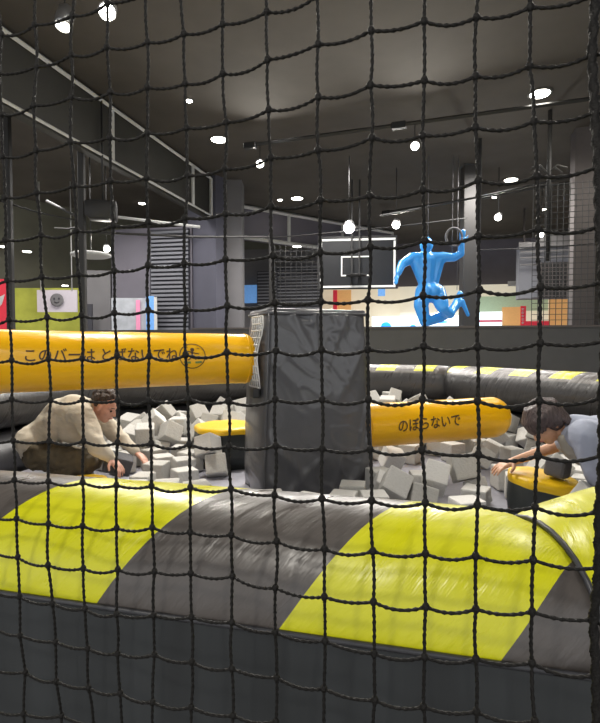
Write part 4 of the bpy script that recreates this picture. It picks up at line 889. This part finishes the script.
f3 = frame((hc-chest)); cc = P(568, 430, 3.03)
for k in range(21): a = k*math.tau/20; pts.append(cc + (f3.col[1]*math.cos(a)+f3.col[2]*math.sin(a))*.068)
tube(bm, pts, .011, 8); link('collar', bm, 'undershirt', pr)
bm = B(); chain(bm, [P(563, 440, 2.96), P(572, 452, 2.93), P(580, 460, 2.93)], [.035, .045, .03]); fuse('undershirt', bm, 'undershirt', pr, .008, 3, .006, 20)
bm = B()
for h_, k_, a_, t_ in LG: chain(bm, [h_, k_, a_], [.125, .085, .06])
cap(bm, LG[0][0], .12, LG[1][0], .12); fuse('trousers', bm, 'trousers2', pr, .012, 3, .008, 10)
for h_, k_, a_, t_ in LG:
    bm = B(); cap(bm, a_, .045, t_, .038); fuse('sock', bm, 'shoe', pr, .008, 2)
bm = B(); random.seed(8)
ball(bm, qh(-.018, 0, .043), (.102, .092, .088), rh, 24); ball(bm, qh(-.035, 0, .005), (.092, .094, .090), rh, 24)
for i in range(46):          # straight locks falling from the crown
    a = math.tau*i/46; x, y = math.cos(a), math.sin(a)
    lo_ = .012 if x > .45 else (-.015 if x > -.25 else -.062)
    top = qh(-.02+x*.05, y*.046, .120); m1 = qh(-.018+x*.104, y*.095, .070); e = qh(-.016+x*(.112+random.uniform(-.004, .006)), y*(.099+random.uniform(-.003, .005)), lo_+random.uniform(-.012, .010))
    chain(bm, [top, m1, e], [.016, .016, .007])
fuse('hair', bm, 'hair2', pr, .006, 2)

# ================================================================== blue hanging figure
bl = thing('hanging_mannequin', 'glossy blue human figure in mid jump hung on thin wires beside the grey post', 'mannequin', tuple(P(428, 300, 9.9)))
Y = 9.9
q = lambda x, y, d=0: P(x, y, Y+d)
bm = B()
ball(bm, q(426.5, 245), (.125, .14, .155), None, 20); cap(bm, q(427, 251), .07, q(427, 256), .08)
chain(bm, [q(427, 262), q(426, 274), q(428, 286), q(431, 293)], [.20, .19, .155, .19], flat=((0, 1, 0), .75))
cap(bm, q(414, 258), .11, q(442, 258), .11)
chain(bm, [q(412, 258), q(402, 264, -.1), q(398.5, 273, -.2)], [.105, .082, .060])
chain(bm, [q(442, 257), q(454, 257.5, -.05), q(461, 254, -.1), q(462, 240, -.12)], [.10, .078, .066, .05])
chain(bm, [q(424, 291), q(421, 305, -.08), q(425, 322, -.12)], [.165, .14, .10])
chain(bm, [q(437, 292), q(441, 303, -.1), q(443, 308, -.15)], [.16, .14, .11])
ball(bm, q(426.5, 291, -.12), (.11, .11, .14)); ball(bm, q(434.5, 290.5, -.12), (.11, .11, .14)); cap(bm, q(416, 262), .12, q(424, 284), .10); cap(bm, q(438, 262), .12, q(433, 284), .10)
chain(bm, [q(425, 322, -.12), q(440, 317, .05), q(452, 312, .2)], [.095, .105, .07])
chain(bm, [q(443, 309, -.15), q(450, 314, .0), q(456, 302, .2)], [.10, .09, .06])
for (a, b, c) in (((456, 302, .2), (460, 293, .25), (463, 296, .25)), ((452, 312, .2), (462, 301, .2), (468, 315, .2))):
    chain(bm, [q(*a), q(*b), q(*c)], [.06, .05, .035])
hand(bm, q(398.5, 273, -.2), (-.3, -.2, -.9), (-.8, -.4, .3), 1, 1.5, .2); hand(bm, q(462, 241, -.12), (0, -.2, 1), (0, -1, 0), 1, 1.5, .3)
fuse('body', bm, 'blue', bl, .018, 3)
for (x, y, x2) in ((428, 238, 428), (452, 258, 453), (457, 290, 454)):
    bm = B(); a = q(x, y); tube(bm, [a, Vector((a.x, a.y, H))], .006, 5); link('wire', bm, 'column', bl)
bm = B(); pts = [q(454+8*math.cos(k*math.tau/32), 237+9*math.sin(k*math.tau/32), -.15) for k in range(33)]; tube(bm, pts, .022, 8); tag(link('hoop', bm, 'column'), 'thin pale hoop hanging at the raised hand of the blue figure', 'hoop')

# ================================================================== the net in front
CEL = .06; PX = [10, 45, 79, 115, 150, 188, 228, 275, 322, 370, 424, 478, 537, 598]
PT = [2, 38, 74, 110, 146, 183, 223, 268, 317, 369, 423, 478, 535, 597]; PB = [20, 54, 87, 119, 153, 190, 231, 276, 324, 373, 424, 477, 536, 597]
def uj(px, dz=0): m_ = (px-300)/520; return ((.78-.0375*dz)*m_+.435)/(.0574+.01823*m_)
UC = [uj(p) for p in PX]; UT = [uj(p, .36) for p in PT]; UB = [uj(p, -.36) for p in PB]
def ucol(j, k):
    if 0 <= j <= 13: c, t, b = UC[j], UT[j], UB[j]
    elif j < 0: c, t, b = UC[0]+j, UT[0]+j, UB[0]+j
    else: c = t = b = UC[13]+(j-13)
    return c + (t-c)*k/6 if k > 0 else c + (b-c)*(-k)/6
random.seed(3)
K0, K1, J0, J1 = -11, 12, -7, 18
def knot(j, k):
    u = ucol(j, k); rr = random.Random(j*97+k*13)
    p = Vector((-.435+.0574*u, .78-.01823*u, 1.473+.0021*u+k*CEL))
    return p + Vector((rr.uniform(-1, 1)*.0015, rr.uniform(-1, 1)*.004, rr.uniform(-1, 1)*.0018)) + Vector((0, .012*math.sin(j*.9)*math.cos(k*.6), 0))
KN = {(j, k): knot(j, k) for j in range(J0, J1+1) for k in range(K0, K1+1)}
def rope(bm, pts, r1, r2, n=6, step=.0028, twist=.0085):
    pts = [Vector(p) for p in pts]; res = []
    for a, b in zip(pts, pts[1:]):
        m_ = max(1, int((b-a).length/step))
        for i in range(m_): res.append(a.lerp(b, i/m_))
    res.append(pts[-1]); prev = None; s = 0; last = None
    for i, p in enumerate(res):
        t = (res[min(i+1, len(res)-1)]-res[max(i-1, 0)]).normalized()
        u = frame(t).col[1] if prev is None else (prev-t*prev.dot(t)).normalized(); prev = u; w_ = t.cross(u)
        if i: s += (p-res[i-1]).length
        ph = s/twist*math.pi
        cu, cw = u*math.cos(ph)+w_*math.sin(ph), w_*math.cos(ph)-u*math.sin(ph)
        row = [bm.verts.new(p+cu*r1*math.cos(k*math.tau/n)+cw*r2*math.sin(k*math.tau/n)) for k in range(n)]
        if last:
            for k in range(n): bm.faces.new((last[k], last[(k+1) % n], row[(k+1) % n], row[k]))
        last = row
def sag(a, b, amt, n=8):
    side = Vector((.0, 1, 0))
    return [a.lerp(b, i/n) - Vector((0, 0, 1))*amt*(1-(2*i/n-1)**2) for i in range(n)]
net = thing('safety_net', 'black knotted rope safety net hanging right in front of the game', 'net', (0, .7, .85))
bm = B()
for k in range(K0, K1+1):
    pts = []
    for j in range(J0, J1):
        rr = random.Random(j*31+k*7); pts += sag(KN[j, k], KN[j+1, k], CEL*(.085+rr.uniform(-.03, .035)))
    pts.append(KN[J1, k]); rope(bm, pts, .0026, .0016)
link('cross_cords', bm, 'cord', net)['kind'] = 'stuff'
bm = B()
for j in range(J0, J1+1):
    if j == 13: continue
    pts = []
    for k in range(K0, K1):
        a, b = KN[j, k], KN[j, k+1]; rr = random.Random(j*11+k*5); o_ = rr.uniform(-.0018, .0018)
        for i in range(6): pts.append(a.lerp(b, i/6)+Vector((o_*math.sin(math.pi*i/6), 0, 0)))
    pts.append(KN[j, K1]); rope(bm, pts, .0026, .0016)
link('upright_cords', bm, 'cord', net)['kind'] = 'stuff'
bm = B(); pts = [KN[13, k]+Vector((0, -.003, 0)) for k in range(K0, K1+1)]; rope(bm, pts, .0058, .0042, 8, .004, .02); link('thick_rope', bm, 'cord', net)
bm = B()
for p in KN.values(): ball(bm, p, (.0046, .0042, .0055), None, 8)
link('knots', bm, 'cord', net)['kind'] = 'stuff'
for k in (K1, K0):
    bm = B(); rope(bm, [KN[j, k]+Vector((0, -.003, 0)) for j in range(J0, J1+1)], .0065, .005, 8, .005, .02); link('border_rope', bm, 'cord', net)
